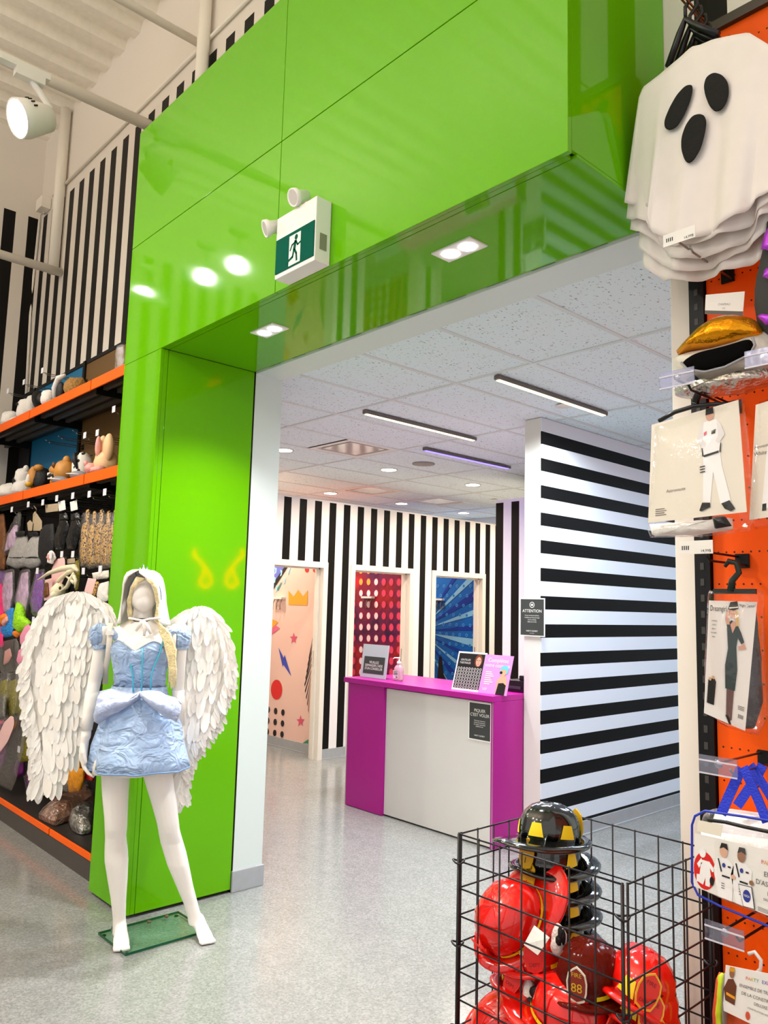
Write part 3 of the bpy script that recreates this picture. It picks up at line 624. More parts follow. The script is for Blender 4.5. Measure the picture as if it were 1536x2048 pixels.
# lens poster stand
t = thing('poster_stand', 'upright black poster of lens choices with a face, in a clear stand', 'poster', (-3.82, 4.36, 1.0151))
fr = frame((-3.832, 4.34, 1.015), (1, .05, 0), (.11, .16, 1)); fr = (fr[0], fr[1], fr[2], fr[1].cross(fr[2]).normalized())
MB().poly([(-.13, 0), (.13, 0), (.13, .282), (-.13, .282)], fr, 0, .005).build('holder', PAPER, t)
MB().poly([(-.118, .016), (.118, .016), (.118, .27), (-.118, .27)], fr, .0052, .0008).build('poster', mat('poster_black', '#1c191b', .4), t)
b = MB()
for r in range(7):
    for c_ in range(9):
        x, y = -.1+.025*c_, .16-.022*r; R = [[fr[0]+fr[1]*(x+q*cos(2*pi*k/10))+fr[2]*(y+q*sin(2*pi*k/10))+fr[3]*.0066 for k in range(10)] for q in (.0095, .006)]; b.rings(R, cap=(False, False), sm=False)
b.text('LENTILLES', (-.05, .222), .02, fr, .0066, wmax=.1); b.text('THÉÂTRALES', (-.05, .2), .02, fr, .0066, wmax=.1); b.build('poster_print', mat('print_pale', '#e2dedc', .5), t)
b = MB(); b.disc((.068, .222), .034, .046, fr, .0066, 20, mi=1); b.disc((.07, .215), .023, .034, fr, .0072, 20, mi=0)
for x in (.06, .08): b.disc((x, .224), .005, .003, fr, .0078, 10, mi=2)
b.disc((.07, .196), .007, .003, fr, .0078, 10, mi=3); b.poly([(.068, .218), (.072, .218), (.074, .204), (.067, .204)], fr, .0076, mi=4); b.build('face_print', [mat('skin_print', '#d9a58c', .5), mat('auburn', '#7a3a20', .5), BLACKP, C['rose'], mat('skin_shade', '#c08f78', .5)], t)
# pink costume poster
t = thing('poster_stand', 'pink standing poster reading Complétez votre costume, with a blue-haired figure', 'poster', (-3.58, 4.36, 1.0151))
fr = frame((-3.578, 4.335, 1.015), (1, .05, 0), (.11, .16, 1))
MB().poly([(-.125, 0), (.12, 0), (.12, .275), (-.12, .275)], fr, 0, .005).build('board', mat('poster_pink', '#e79ad8', .4), t)
b = MB(); b.text('Complétez', (.0, .236), .04, fr, .006, wmax=.2); b.text('votre costume', (0, .2), .036, fr, .006, wmax=.22)
for k in range(7): b.poly([(-.09, .15-.014*k), (-.09+.05+.012*(k % 3), .15-.014*k), (-.09+.05+.012*(k % 3), .156-.014*k), (-.09, .156-.014*k)], fr, .006)
b.text('VIP', (-.075, .03), .03, fr, .006); b.build('lettering', PAPER, t)
b = MB()
b.poly([(.02, .005), (.1, .005), (.105, .08), (.09, .13), (.05, .135), (.02, .1)], fr, .006, mi=0); b.poly([(.025, 0), (.1, 0), (.1, .07), (.075, .085), (.035, .08)], fr, .0066, mi=1)
b.disc((.062, .16), .024, .028, fr, .0066, 18, mi=0); b.disc((.066, .175), .034, .032, fr, .0062, 20, mi=2); b.poly([(.036, .19), (.1, .19), (.1, .16), (.09, .14), (.085, .175), (.04, .178)], fr, .007, mi=2)
b.disc((.042, .155), .012, .01, fr, .0074, 12, mi=1); b.build('figure_print', [mat('skin_print2', '#dcae8a', .5), BLACKP, mat('hair_aqua', '#6fcbd6', .5)], t)
# receipt printer
t = thing('receipt_printer', 'low black printer on the counter beside the partition', 'printer', (-3.575, 4.68, 1.0151))
b = MB(); b.box((-3.68, 4.60, 1.016), (-3.502, 4.82, 1.10), ch=.006); b.build('printer_body', BLKPL, t)
MB().box((-3.655, 4.59, 1.04), (-3.535, 4.601, 1.058)).build('paper_slot', mat('slot_grey', '#3c3c40', .4), t); MB().box((-3.57, 4.62, 1.1), (-3.505, 4.74, 1.135), ch=.008).build('lid', BLKPL, t)
# ================================================================== shelving bay left of the portal
KICK = mat('dark_brown_steel', '#4b4540', .5, vary=.06)
SHELF = mat('charcoal_shelf', '#2a2522', .45, vary=.1)
gd = thing('wall_shelving', 'black steel wall shelving with orange shelf edges left of the green post', 'shelving', (-6.2, 2.2, 0))
GX0, GX1 = -8.13, -4.40
JB = [-7.69, -6.45, -5.21]; JS = [-7.77, -6.533, -5.293]
MB().box((GX0, 1.955, 0), (GX1, 1.975, .108)).build('kick_panel', KICK, gd)
MB().box((GX0, 1.96, .105), (GX1, 2.47, .145)).build('base_deck', SHELF, gd)
def edges(xs, y, z0, z1):
    xs = [GX0]+xs+[GX1]
    for a, c in zip(xs, xs[1:]):
        if c-a > .06: MB().box((a+.008, y-.012, z0), (c-.008, y, z1), ch=.003).build('edge_strip', ORANGE, gd)
edges(JB, 1.962, .112, .15)
for z in (3.042, 2.380):
    for a, c in zip([GX0]+JS, JS+[GX1]):
        MB().box((a+.004, 2.06, z+.045), (c-.004, 2.45, z+.066)).build('shelf_board', SHELF, gd)
        for k in range(3): MB().box((a+.02, 2.12+.1*k, z+.015), (c-.02, 2.15+.1*k, z+.044)).build('shelf_rib', mat('shelf_rib', '#5a534c', .4), gd)
    for x in JS: MB().box((x-.008, 2.08, z-.02), (x+.008, 2.45, z+.044)).build('bracket', BLACKM, gd)
    edges(JS, 2.05, z, z+.072)
for x in JS: MB().box((x-.022, 2.445, .145), (x+.022, 2.485, 3.62)).build('upright', BLACKM, gd)
BLUEP, BRNP, BLKB = mat('blue_back_panel', '#0f6f9c', .5), mat('brown_back_panel', '#6d4f24', .6), mat('black_back_panel', '#171519', .6)
for (a, c), m_ in zip(((GX0, JS[0]), (JS[0], JS[1]), (JS[1], JS[2]), (JS[2], GX1)), (BLKB, BLUEP, BRNP, BRNP)):
    MB().box((a+.022, 2.462, 2.46), (c-.022, 2.478, 3.59)).build('back_panel', m_, gd)
    MB().box((a+.022, 2.462, .145), (c-.022, 2.478, 2.44)).build('back_panel', mat('dark_peg_panel', '#1d1716', .6), gd)
MB().box((GX0, 2.455, 3.59), (GX1, 2.485, 3.62)).build('top_rail', BLACKM, gd)

TAG = mat('tag_white', '#eceaf2', .5)
PEGN = {}
ORD = ('first', 'second', 'third', 'fourth', 'fifth', 'sixth', 'seventh', 'eighth')
def peg(p, label, group, tag=True, w_=.05, h_=.045, depth=None, back=2.462, wire=STEEL):
    k_ = PEGN.setdefault(group, 0); PEGN[group] += 1
    p = V(p); t = thing('peg_hook', label+', '+ORD[k_]+' from left', 'hook', p, group); b = MB(); Yb = back
    b.tube([(p.x-.012, Yb, p.z), (p.x-.012, p.y+.01, p.z), (p.x-.012, p.y, p.z+.008)], .0028, 6)
    b.tube([(p.x+.012, Yb, p.z-.02), (p.x+.012, p.y+.03, p.z-.02), (p.x+.012, p.y+.02, p.z-.012)], .0028, 6); b.build('wire', wire, t)
    MB().box((p.x-.025, Yb-.003, p.z-.035), (p.x+.025, Yb+.002, p.z+.015)).build('back_plate', BLACKM, t)
    if tag:
        MB().box((p.x-w_/2, p.y-.004, p.z-.01), (p.x+w_/2, p.y-.001, p.z-.01+h_)).build('price_tag', TAG, t)
    return t
G1, G2, G3, G4 = 'hooks above the upper shelf', 'hooks between the shelves', 'hooks under the lower shelf', 'lower accessory hooks'
for (x, y) in ((16, 785), (48, 767), (85, 744)): peg(at(x, y, Y=2.10), 'wire peg hook with price tag above the upper shelf', G1)
for (x, y, tg) in ((92, 881, 0), (117, 873, 0), (146, 862, 0), (170, 874, 1), (195, 869, 1), (228, 822, 1)): peg(at(x, y, Y=2.16), 'wire peg hook reaching out between the two shelves', G2, bool(tg))
for (x, y) in ((24, 1022), (57, 1012), (86, 1008), (114, 1000), (146, 995), (179, 992), (210, 988)): peg(at(x, y, Y=2.06), 'wire peg hook with tag right under the lower shelf', G3)
for (x, y) in ((75, 1145), (102, 1114), (124, 1112), (146, 1112), (167, 1146), (201, 1142)): peg(at(x, y, Y=2.08), 'wire peg hook with white tag in the middle accessory rows', G4)
for (x, y) in ((38, 1502), (39, 1233), (55, 1432), (56, 1509), (67, 1243), (132, 1548)): peg(at(x, y, Y=2.06), 'wire peg hook with white tag low in the accessory rows', 'lowest accessory hooks')

PM = {k: mat('m_'+k, *v[:2], **v[2]) for k, v in dict(
    plush=('#efe9e2', .9, dict(sheen=.4, bump=.4, bscale=120)), fur=('#b08142', .8, dict(vary=.35, vscale=60, bump=.8, bscale=90)), tan=('#c98a3c', .5, dict(vary=.12, vscale=15)),
    skin=('#eec191', .5, dict(vary=.08, vscale=12)), rosy=('#e7a39a', .5, dict(vary=.1)), yellow=('#d9a21e', .5, dict(vary=.1)), blackc=('#121012', .6, dict(bump=.3)),
    blackv=('#0d0e10', .15, dict(bump=.5, bscale=30)), greyh=('#8d8a90', .7, dict(vary=.06)), greyt=('#a6a29e', .8, dict(vary=.12, vscale=30, bump=.4, bscale=60)),
    pinkc=('#d99ac0', .3, dict(vary=.3, vscale=25, bump=.6, bscale=40)), violet=('#8a4fb0', .35, dict(vary=.3, vscale=20, bump=.5)), iri=('#d9b8d8', .2, dict(vary=.35, vscale=18, bump=.7, bscale=30)),
    neong=('#a8ee1a', .5, dict(vary=.15, vscale=40, bump=.8, bscale=60)), neono=('#ff8a1a', .4, dict(vary=.1)), neonb=('#2a8fe0', .4, dict(vary=.2, vscale=40, bump=.8)), hotp=('#f0307a', .4, dict(vary=.15)),
    bubble=('#f59ab8', .5, dict(vary=.05)), olive=('#8f8420', .6, dict(vary=.4, vscale=50, bump=.8)), cream=('#ebe0c0', .5, dict(vary=.08, vscale=20)), purple=('#6a1468', .4, dict(vary=.3, vscale=20)),
    goldv=('#d88a12', .3, dict(vary=.2, vscale=15, bump=.5, bscale=30)), silver=('#8d8880', .3, dict(metal=.6, vary=.3, bump=.6)), redc=('#b01c1c', .4, dict(vary=.2)), kraft=('#b5a184', .7, dict(vary=.08)),
    copper=('#8a5636', .3, dict(vary=.35, vscale=25, bump=.8, bscale=30)), pinkcard=('#f2c4c0', .5, dict()), brown=('#7a4a22', .5, dict(vary=.3, bump=.5)), leop=('#c79a54', .7, dict()), lace=('#e6ddd2', .7, dict(vary=.1, bump=.5)),
    dal=('#ece6dd', .6, dict()), teal=('#2f7f9a', .4, dict(vary=.2))).items()}
def spots(m, dark, sc, th):
    nt = m.node_tree; b_ = nt.nodes['Principled BSDF']; v_ = nt.nodes.new('ShaderNodeTexVoronoi'); v_.inputs['Scale'].default_value = sc
    nt.links.new(nt.nodes['Texture Coordinate'].outputs['Object'], v_.inputs['Vector']); r = nt.nodes.new('ShaderNodeValToRGB'); r.color_ramp.interpolation = 'CONSTANT'
    r.color_ramp.elements[0].color = lin(dark); r.color_ramp.elements[1].color = b_.inputs['Base Color'].default_value; r.color_ramp.elements[1].position = th
    nt.links.new(v_.outputs['Distance'], r.inputs[0]); nt.links.new(r.outputs[0], b_.inputs['Base Color'])
spots(PM['leop'], '#2a1a0c', 70, .42); spots(PM['dal'], '#1a1614', 22, .3)

def wob(sc, amp, seed=0):
    def f(d, q): return q*(1+amp*noise.noise(V((d.x*sc+seed, d.y*sc, d.z*sc))))
    return f
SH1, SH2 = 3.110, 2.449
def on(z, *c): pass
def blobs(name, label, cat, base, parts, group=None):
    """thing at base; parts = [(part name, material key, [(centre, radii, kwargs)...])]"""
    t = thing(name, label, cat, base, group)
    for n, mk, L in parts:
        b_ = MB()
        for c, r, *k in L: b_.ell(V(base)+V(c), r, **(k[0] if k else dict(nu=14, nv=9)))
        b_.build(n, PM[mk] if isinstance(mk, str) else mk, t)
    return t
def base_at(x, y, Y, z): q = at(x, y, Y=Y); return V((q.x, Y, z))
wk = dict(nu=16, nv=10, fn=wob(1.6, .25, 3))
# upper shelf
blobs('plush_hat', 'white plush hat at the left end of the upper shelf', 'hat', base_at(20, 850, 2.14, SH1), [('body', 'plush', [((0, 0, .075), (.085, .08, .075), wk), ((.05, .02, .05), (.06, .06, .05), wk)])])
blobs('plush_hat', 'white plush ghost hat with black face marks, middle of the upper shelf', 'hat', base_at(52, 828, 2.16, SH1), [('body', 'plush', [((0, 0, .1), (.08, .08, .105), wk), ((.06, .02, .14), (.045, .05, .09), wk), ((-.05, 0, .05), (.06, .06, .05), wk)]), ('face_mark', 'blackc', [((-.01, -.078, .15), (.022, .008, .012), {}), ((-.075, -.05, .06), (.01, .006, .04), {})])])
t = thing('brim_hat', 'black flat brim hat leaning between plush hats on the upper shelf', 'hat', base_at(80, 812, 2.15, SH1))
c0 = V(t.location)+V((0, .02, .11)); R = Matrix.Rotation(.95, 3, 'Y')
MB().ell(c0, (.15, .09, .012), rot=R).build('brim', PM['blackc'], t); MB().ell(c0+R @ V((0, 0, .03)), (.07, .06, .05), rot=R).build('crown', PM['blackc'], t)
blobs('plush_hat', 'small white plush hat with a dark eye near the brown fur hood', 'hat', base_at(94, 806, 2.08, SH1), [('body', 'plush', [((0, 0, .06), (.065, .05, .065), wk)]), ('face_mark', 'blackc', [((-.03, -.04, .085), (.016, .01, .012), {})])])
t = thing('fur_hood', 'brown furry animal hood with cream trim on the upper shelf', 'hood', base_at(135, 790, 2.16, SH1)); B0 = V(t.location)
MB().ell(B0+V((.06, .04, .1)), (.10, .09, .1), fn=wob(3, .2, 1), nu=20, nv=12).ell(B0+V((-.1, 0, .05)), (.05, .05, .055), fn=wob(3, .2)).build('hood', PM['fur'], t)
MB().tube([B0+V((-.11, -.05, .03)), B0+V((-.09, -.07, .12)), B0+V((-.02, -.07, .19)), B0+V((.05, -.05, .205))], [.02, .024, .024, .012], 10).build('trim', PM['plush'], t)
MB().ell(B0+V((-.02, -.05, .08)), (.055, .03, .085)).build('opening', PM['blackc'], t)
b = MB().puff(px_poly([(236, 690), (248, 688), (247, 745), (232, 752), (233, 715)], 2.2), 2.2, .05, jit=.01); b.build('plastic_bag', CLEAR, None, 'empty clear plastic bag hanging at the post edge above the upper shelf', 'bag')
# lower shelf
blobs('plush_hat', 'white plush hat at the left end of the lower shelf', 'hat', base_at(18, 1000, 2.12, SH2), [('body', 'plush', [((0, 0, .06), (.11, .09, .065), wk), ((-.03, .02, .09), (.06, .06, .05), wk)])])
blobs('ghost_hood', 'white ghost hood with a pointed top and black mark on the lower shelf', 'hood', base_at(45, 994, 2.16, SH2), [('body', 'plush', [((0, 0, .075), (.1, .09, .08), wk), ((-.01, 0, .16), (.07, .075, .085), wk), ((.03, 0, .235), (.025, .025, .035), {})]), ('face_mark', 'blackc', [((-.025, -.078, .13), (.012, .008, .03), {}), ((.0, -.08, .13), (.022, .006, .014), {})])])
t = thing('character_mask', 'yellow and black beaked mask standing on the lower shelf', 'mask', base_at(76, 984, 2.16, SH2)); B0 = V(t.location)
MB().ell(B0+V((.02, .02, .1)), (.075, .07, .11), fn=wob(2, .15)).build('hood', PM['blackc'], t); MB().ell(B0+V((-.03, -.03, .13)), (.05, .05, .095), fn=wob(2, .15, 2)).ell(B0+V((.03, -.02, .2)), (.045, .04, .03)).build('mane', PM['tan'], t)
MB().ell(B0+V((.0, -.075, .06)), (.035, .03, .022)).build('beak', PM['yellow'], t); MB().ell(B0+V((-.025, -.075, .1)), (.02, .02, .05)).build('cheek', PM['plush'], t)
t = thing('dog_mask', 'brown dog head mask baring its teeth on the lower shelf', 'mask', base_at(125, 956, 2.17, SH2)); B0 = V(t.location)
MB().ell(B0+V((.04, 0, .12)), (.085, .08, .09), fn=wob(2, .15, 4), nu=20, nv=12).ell(B0+V((-.05, -.03, .135)), (.07, .055, .045)).ell(B0+V((-.04, -.03, .04)), (.06, .045, .035)).ell(B0+V((.02, -.01, .06)), (.07, .06, .06)).ell(B0+V((.06, 0, .2)), (.03, .03, .04)).build('head', PM['tan'], t)
MB().ell(B0+V((-.065, -.045, .088)), (.05, .04, .028)).build('mouth', PM['blackc'], t)
b = MB()
for k in range(5): b.ell(B0+V((-.11+.018*k, -.078+.004*abs(k-1), .105)), (.008, .006, .012), nu=8, nv=6); b.ell(B0+V((-.1+.018*k, -.072, .07)), (.007, .006, .009), nu=8, nv=6)
b.build('teeth', PM['plush'], t); MB().ell(B0+V((.0, -.075, .165)), (.022, .012, .022)).build('eye', PM['brown'], t); MB().ell(B0+V((-.115, -.04, .16)), (.018, .02, .013)).build('nose', PM['blackc'], t)
t = thing('spotted_mask', 'white mask with black spots between the dog mask and the eared mask', 'mask', base_at(165, 944, 2.2, SH2)); B0 = V(t.location)
MB().ell(B0+V((0, 0, .11)), (.08, .075, .13), fn=wob(2, .15, 9), nu=20, nv=12).build('head', PM['dal'], t); MB().tube([B0+V((.01, -.07, .22)), B0+V((.03, -.075, .16)), B0+V((.05, -.06, .1))], [.012, .02, .008], 8).build('ear', PM['blackc'], t)
t = thing('eared_mask', 'flesh coloured long-eared mask with pink snout at the lower shelf end', 'mask', base_at(205, 950, 2.15, SH2)); B0 = V(t.location)
MB().ell(B0+V((0, .02, .09)), (.09, .08, .1), fn=wob(2, .15, 5), nu=20, nv=12).ell(B0+V((-.03, 0, .2)), (.05, .035, .09)).ell(B0+V((.07, 0, .19)), (.05, .035, .1)).build('head', PM['skin'], t)
MB().ell(B0+V((-.07, -.05, .05)), (.05, .05, .04), fn=wob(3, .3)).ell(B0+V((-.085, -.09, .085)), (.02, .015, .02)).ell(B0+V((.04, -.05, .03)), (.07, .05, .03), fn=wob(4, .3)).build('snout', PM['rosy'], t)
MB().ell(B0+V((-.045, -.07, .14)), (.013, .008, .007)).build('eye', PM['blackc'], t); MB().ell(B0+V((.0, -.045, .2)), (.022, .02, .075)).build('inner_ear', PM['rosy'], t)
for (x, y, lab) in ((112, 975, 'grey wide brim hat lying in front of the yellow mask'), (148, 966, 'grey wide brim hat lying in front of the dog mask')):
    q = base_at(x, y, 2.10, SH2); t = thing('brim_hat', lab, 'hat', q, 'grey brim hats')
    R = Matrix.Rotation(.12, 3, 'Y'); MB().ell(q+V((0, 0, .045)), (.12, .05, .008), rot=R).build('brim', PM['plush'], t); MB().ell(q+V((.03, .02, .035)), (.1, .06, .035), rot=R).build('crown', PM['greyh'], t)
MB().puff(px_poly([(72, 985), (78, 975), (100, 968), (120, 972), (118, 980), (72, 988)], 2.08), 2.085, .05, jit=.008).build('plastic_bag', CLEAR, None, 'crumpled clear bag on the lower shelf in front of the grey hat', 'bag')

# hanging goods: every item is its own thing, hung from a peg
def hang(name, label, cat, Y, parts, group=None, hookpx=None):
    pts = [p for _, _, L, *_ in parts for p in L]; q = at(sum(p[0] for p in pts)/len(pts), max(p[1] for p in pts), Y=Y)
    t = thing(name, label, cat, q, group)
    for k, (n, mk, L, th, *dy) in enumerate(parts):
        MB().puff(px_poly(L, Y), Y+(dy[0] if dy else 0), th, jit=.006 if th > .02 else 0, seed=k*7+len(label)).build(n, PM[mk] if isinstance(mk, str) else mk, t)
    return t
def rect(x0, y0, x1, y1, sk=0): return [(x0, y0), (x1, y0-sk), (x1, y1-sk), (x0, y1)]
hang('craft_bag', 'brown and gold gift bag hanging at the far left edge', 'bag', 2.10, [('bag', 'brown', [(-6, 1030), (8, 1026), (12, 1075), (9, 1140), (-6, 1142)], .06)])
hang('wand_pack', 'pink iridescent cone wrapped in film hanging at the left', 'wand', 2.10, [('wrap', CLEAR, [(37, 1024), (42, 1022), (38, 1060), (30, 1100), (12, 1112), (3, 1108), (15, 1070)], .06), ('wand', 'iri', [(30, 1050), (36, 1050), (30, 1092), (10, 1104), (16, 1070)], .035)])
for k, (x, lab) in enumerate(((30, 'grey tulle skirt with black trim, left of the pair on one hanger'), (58, 'grey tulle skirt with black trim under a kraft hanger card'))):
    t = hang('tulle_skirt', lab, 'skirt', 2.13, [('skirt', 'greyt', [(x+8, 1072), (x+24, 1070), (x+28, 1110), (x+22, 1132), (x+4, 1138), (x-16, 1130), (x-6, 1095)], .09), ('waistband', 'blackc', [(x+6, 1064), (x+25, 1062), (x+25, 1072), (x+7, 1074)], .05, -.02), ('hem_trim', 'blackc', [(x-12, 1113), (x+5, 1116), (x+27, 1113), (x+27, 1116), (x+5, 1119), (x-12, 1116)], .095)], 'tulle skirts')
    if k: put(MB().puff(px_poly([(66, 1028), (70, 1022), (84, 1042), (84, 1062), (64, 1062)], 2.09), 2.09, .006).tube([at(68, 1012, Y=2.09), at(73, 1018, Y=2.09), at(72, 1026, Y=2.09), at(68, 1030, Y=2.09)], .004, 6).build('hanger_card', PM['kraft']), t)
    else: put(MB().puff(px_poly([(54, 1046), (60, 1040), (66, 1046), (64, 1062), (56, 1062)], 2.08), 2.08, .006).build('hanger_card', PM['kraft']), t)
hang('feather_boa', 'black furry boa hanging under a kraft header card', 'boa', 2.11, [('boa', 'blackc', [(86, 1050), (108, 1046), (110, 1085), (104, 1125), (90, 1136), (78, 1115), (80, 1080)], .07), ('header_card', 'kraft', rect(96, 1010, 122, 1026, 3), .004, -.02)])
for k, (dx, lab) in enumerate(((0, 'black glossy vinyl gloves with a white tag, left of two'), (24, 'black glossy vinyl gloves with a white tag, right of two'))):
    hang('vinyl_gloves', lab, 'gloves', 2.11, [('glove', 'blackv', [(124+dx, 1034), (134+dx, 1032), (140+dx, 1050), (134+dx, 1075), (128+dx, 1100), (112+dx, 1100), (108+dx, 1085), (116+dx, 1060)], .06), ('cuff', 'blackv', [(122+dx, 1026), (136+dx, 1024), (138+dx, 1040), (122+dx, 1044)], .065), ('tag', PAPER, [(124+dx, 1005), (138+dx, 1001), (140+dx, 1020), (126+dx, 1024)], .004, -.03)], 'vinyl gloves')
for k in range(5):
    x = 168+14*k; y = 1022+(3 if k % 2 else 0)
    hang('leopard_sleeve', 'leopard print sleeve in clear wrap, number from the left: '+('first', 'second', 'third', 'fourth', 'fifth')[k], 'sleeve', 2.12-.006*k, [('sleeve', 'leop', [(x, y+24), (x+11, y+21), (x+10, y+70), (x+7, y+106), (x-5, y+108), (x-6, y+80)], .05), ('strap', 'leop', [(x+5, y-2), (x+10, y-4), (x+10, y+22), (x+4, y+24)], .02), ('wrap', CLEAR, [(x-1, y+2), (x+14, y-2), (x+12, y+70), (x+9, y+112), (x-8, y+114), (x-8, y+80)], .062)], 'leopard sleeves')
for k, (x, lab) in enumerate(((8, 'iridescent pink streamer pack, leftmost of three in the second row'), (40, 'iridescent pink streamer pack, middle of three in the second row'), (70, 'iridescent violet streamer pack, rightmost of three in the second row'))):
    hang('streamer_pack', lab, 'streamers', 2.09+.01*k, [('streamer', 'iri' if k < 2 else 'violet', [(x+4, 1146), (x+16, 1143), (x+17, 1190), (x+10, 1228), (x-4, 1226), (x-8, 1200)], .035), ('wrap', CLEAR, [(x+2, 1140), (x+20, 1137), (x+20, 1195), (x+12, 1234), (x-6, 1232), (x-11, 1200)], .05)], 'streamer packs')
hang('feather_spray', 'hot pink feather strip at the far left edge', 'feathers', 2.08, [('plume', 'hotp', [(-4, 1170), (4, 1165), (8, 1200), (6, 1250), (5, 1292), (-4, 1294)], .04)])
# antlered skull mask
t = thing('antler_mask', 'cream skull mask with antlers hanging beside a pink rabbit ear', 'mask', at(118, 1196, Y=2.06)); Q = lambda x, y, Y=2.04: at(x, y, Y=Y)
MB().tube([Q(76, 1160), Q(98, 1146), Q(125, 1137), Q(148, 1134), Q(156, 1142)], [.006, .014, .02, .022, .008], 10).build('antler', PM['cream'], t)
MB().tube([Q(108, 1172), Q(120, 1158), Q(138, 1144), Q(150, 1138)], [.005, .014, .018, .014], 10).build('antler', PM['cream'], t)
MB().tube([Q(122, 1182), Q(134, 1174), Q(142, 1158), Q(148, 1146)], [.006, .014, .016, .01], 10).tube([Q(148, 1152), Q(152, 1162), Q(150, 1176)], [.014, .012, .006], 8).tube([Q(132, 1152), Q(142, 1160), Q(148, 1166)], [.006, .01, .012], 8).build('antler', PM['cream'], t)
MB().ell(Q(117, 1182), (.05, .05, .055), fn=wob(2, .2)).ell(Q(112, 1190, 2.02), (.03, .04, .03)).build('skull', PM['cream'], t); MB().ell(Q(120, 1176, 1.995), (.012, .008, .012)).build('eye_hole', PM['blackc'], t)
hang('rabbit_ears', 'pink and white rabbit ear headband above the skull mask', 'headband', 2.10, [('ear', 'plush', [(94, 1104), (101, 1098), (108, 1104), (112, 1116), (104, 1128), (96, 1126), (92, 1115)], .03), ('inner_ear', 'rosy', [(98, 1108), (104, 1106), (106, 1116), (101, 1124), (96, 1116)], .034, -.004), ('card', 'pinkcard', [(106, 1118), (124, 1114), (126, 1150), (108, 1190), (98, 1180), (97, 1140)], .01, .02)])
hang('gem_card', 'pale pink card with brown pendant below the streamer packs', 'card', 2.09, [('card', 'pinkcard', [(90, 1160), (104, 1156), (106, 1198), (88, 1202)], .004), ('pendant', 'brown', [(94, 1165), (98, 1165), (100, 1190), (92, 1196), (89, 1188)], .02, -.01)])
hang('green_feather_card', 'card with olive green feather beside the antlers', 'card', 2.12, [('card', 'kraft', rect(134, 1118, 150, 1128, 2), .004), ('feather', 'olive', [(151, 1122), (158, 1118), (160, 1150), (156, 1180), (150, 1182)], .02)])
hang('print_card', 'tilted pink and white card pack with leopard strip', 'card', 2.07, [('card', 'pinkcard', [(176, 1156), (193, 1158), (184, 1190), (168, 1184)], .006), ('leopard_strip', 'leop', [(192, 1162), (198, 1164), (190, 1192), (184, 1190)], .012)])
hang('lace_pack', 'white lace pack next to the green post, below the leopard sleeves', 'pack', 2.09, [('lace', 'lace', [(184, 1146), (218, 1140), (218, 1156), (188, 1160)], .03), ('pack', 'plush', [(196, 1168), (218, 1162), (217, 1202), (204, 1205), (192, 1190)], .04)])
hang('feather_fan', 'neon green feather fan hanging at the left', 'fan', 2.07, [('plume', 'neong', [(36, 1204), (44, 1210), (46, 1232), (62, 1246), (54, 1258), (40, 1266), (28, 1256), (30, 1228)], .07)])
hang('feather_fan', 'orange and yellow feather tip at the left edge', 'fan', 2.06, [('plume', 'neono', [(-4, 1234), (10, 1226), (15, 1232), (6, 1248), (-4, 1252)], .05), ('tip', 'rosy', [(4, 1244), (15, 1232), (16, 1242), (8, 1254)], .04)])
hang('feather_fan', 'bright blue feather fan beside the neon green one', 'fan', 2.09, [('plume', 'neonb', [(16, 1218), (28, 1214), (27, 1245), (26, 1272), (10, 1276), (-2, 1266), (4, 1254), (14, 1248)], .06)])
hang('feather_fan', 'orange and gold feather fan under the neon green one', 'fan', 2.085, [('plume', 'neono', [(28, 1262), (48, 1258), (44, 1268), (34, 1276), (24, 1268)], .04)])
hang('foam_ears', 'pink foam ear shapes half behind the angel wing', 'ears', 2.05, [('ear', 'bubble', [(50, 1252), (58, 1248), (65, 1262), (60, 1282), (48, 1296), (40, 1288), (40, 1272)], .02), ('ear', 'bubble', [(38, 1300), (50, 1292), (48, 1320), (38, 1330), (33, 1322)], .02)])
hang('film_pack', 'clear pack with pink ring at the left edge below the fans', 'pack', 2.08, [('wrap', CLEAR, [(0, 1284), (34, 1276), (40, 1310), (38, 1342), (4, 1346), (-4, 1320)], .06), ('ring', 'rosy', [(10, 1302), (20, 1296), (24, 1312), (16, 1326), (7, 1330)], .02)])
hang('film_pack', 'red glitter pack at the far left edge', 'pack', 2.07, [('pack', 'hotp', [(-5, 1270), (6, 1268), (6, 1294), (-5, 1296)], .03)])
for k, (x, lab) in enumerate(((2, 'olive feather boa in clear wrap, left of three'), (20, 'olive feather boa in clear wrap, middle of three'), (36, 'olive feather boa in clear wrap, right of three'))):
    hang('boa_pack', lab, 'boa', 2.08+.02*k, [('boa', 'olive', [(x, 1362), (x+13, 1358), (x+14, 1400), (x+10, 1432), (x-2, 1434)], .05), ('wrap', CLEAR, [(x-2, 1346), (x+17, 1342), (x+17, 1400), (x+12, 1440), (x-4, 1442)], .065)], 'boa packs')
t = hang('wig_pack', 'clear bag with a pink oval card at the lower left', 'wig pack', 2.03, [('bag', CLEAR, [(-6, 1440), (40, 1428), (52, 1450), (44, 1510), (24, 1582), (-4, 1570)], .07), ('card', 'pinkcard', [(4, 1494), (8, 1470), (20, 1444), (34, 1430), (40, 1434), (40, 1452), (28, 1482), (12, 1504), (6, 1504)], .005, -.042)])
put(MB().puff(px_poly([(30, 1442), (34, 1440), (34, 1450), (30, 1458), (26, 1456)], 1.984), 1.984, .004).build('card_print', PM['brown']), t)
hang('satin_gloves', 'purple satin gloves behind the pink oval card', 'gloves', 2.10, [('glove', 'purple', [(-6, 1450), (10, 1446), (14, 1480), (8, 1530), (-6, 1540)], .05)])
hang('satin_gloves', 'purple satin gloves low behind the clear bag', 'gloves', 2.12, [('glove', 'purple', [(34, 1520), (48, 1516), (46, 1548), (36, 1556), (30, 1545)], .05)])
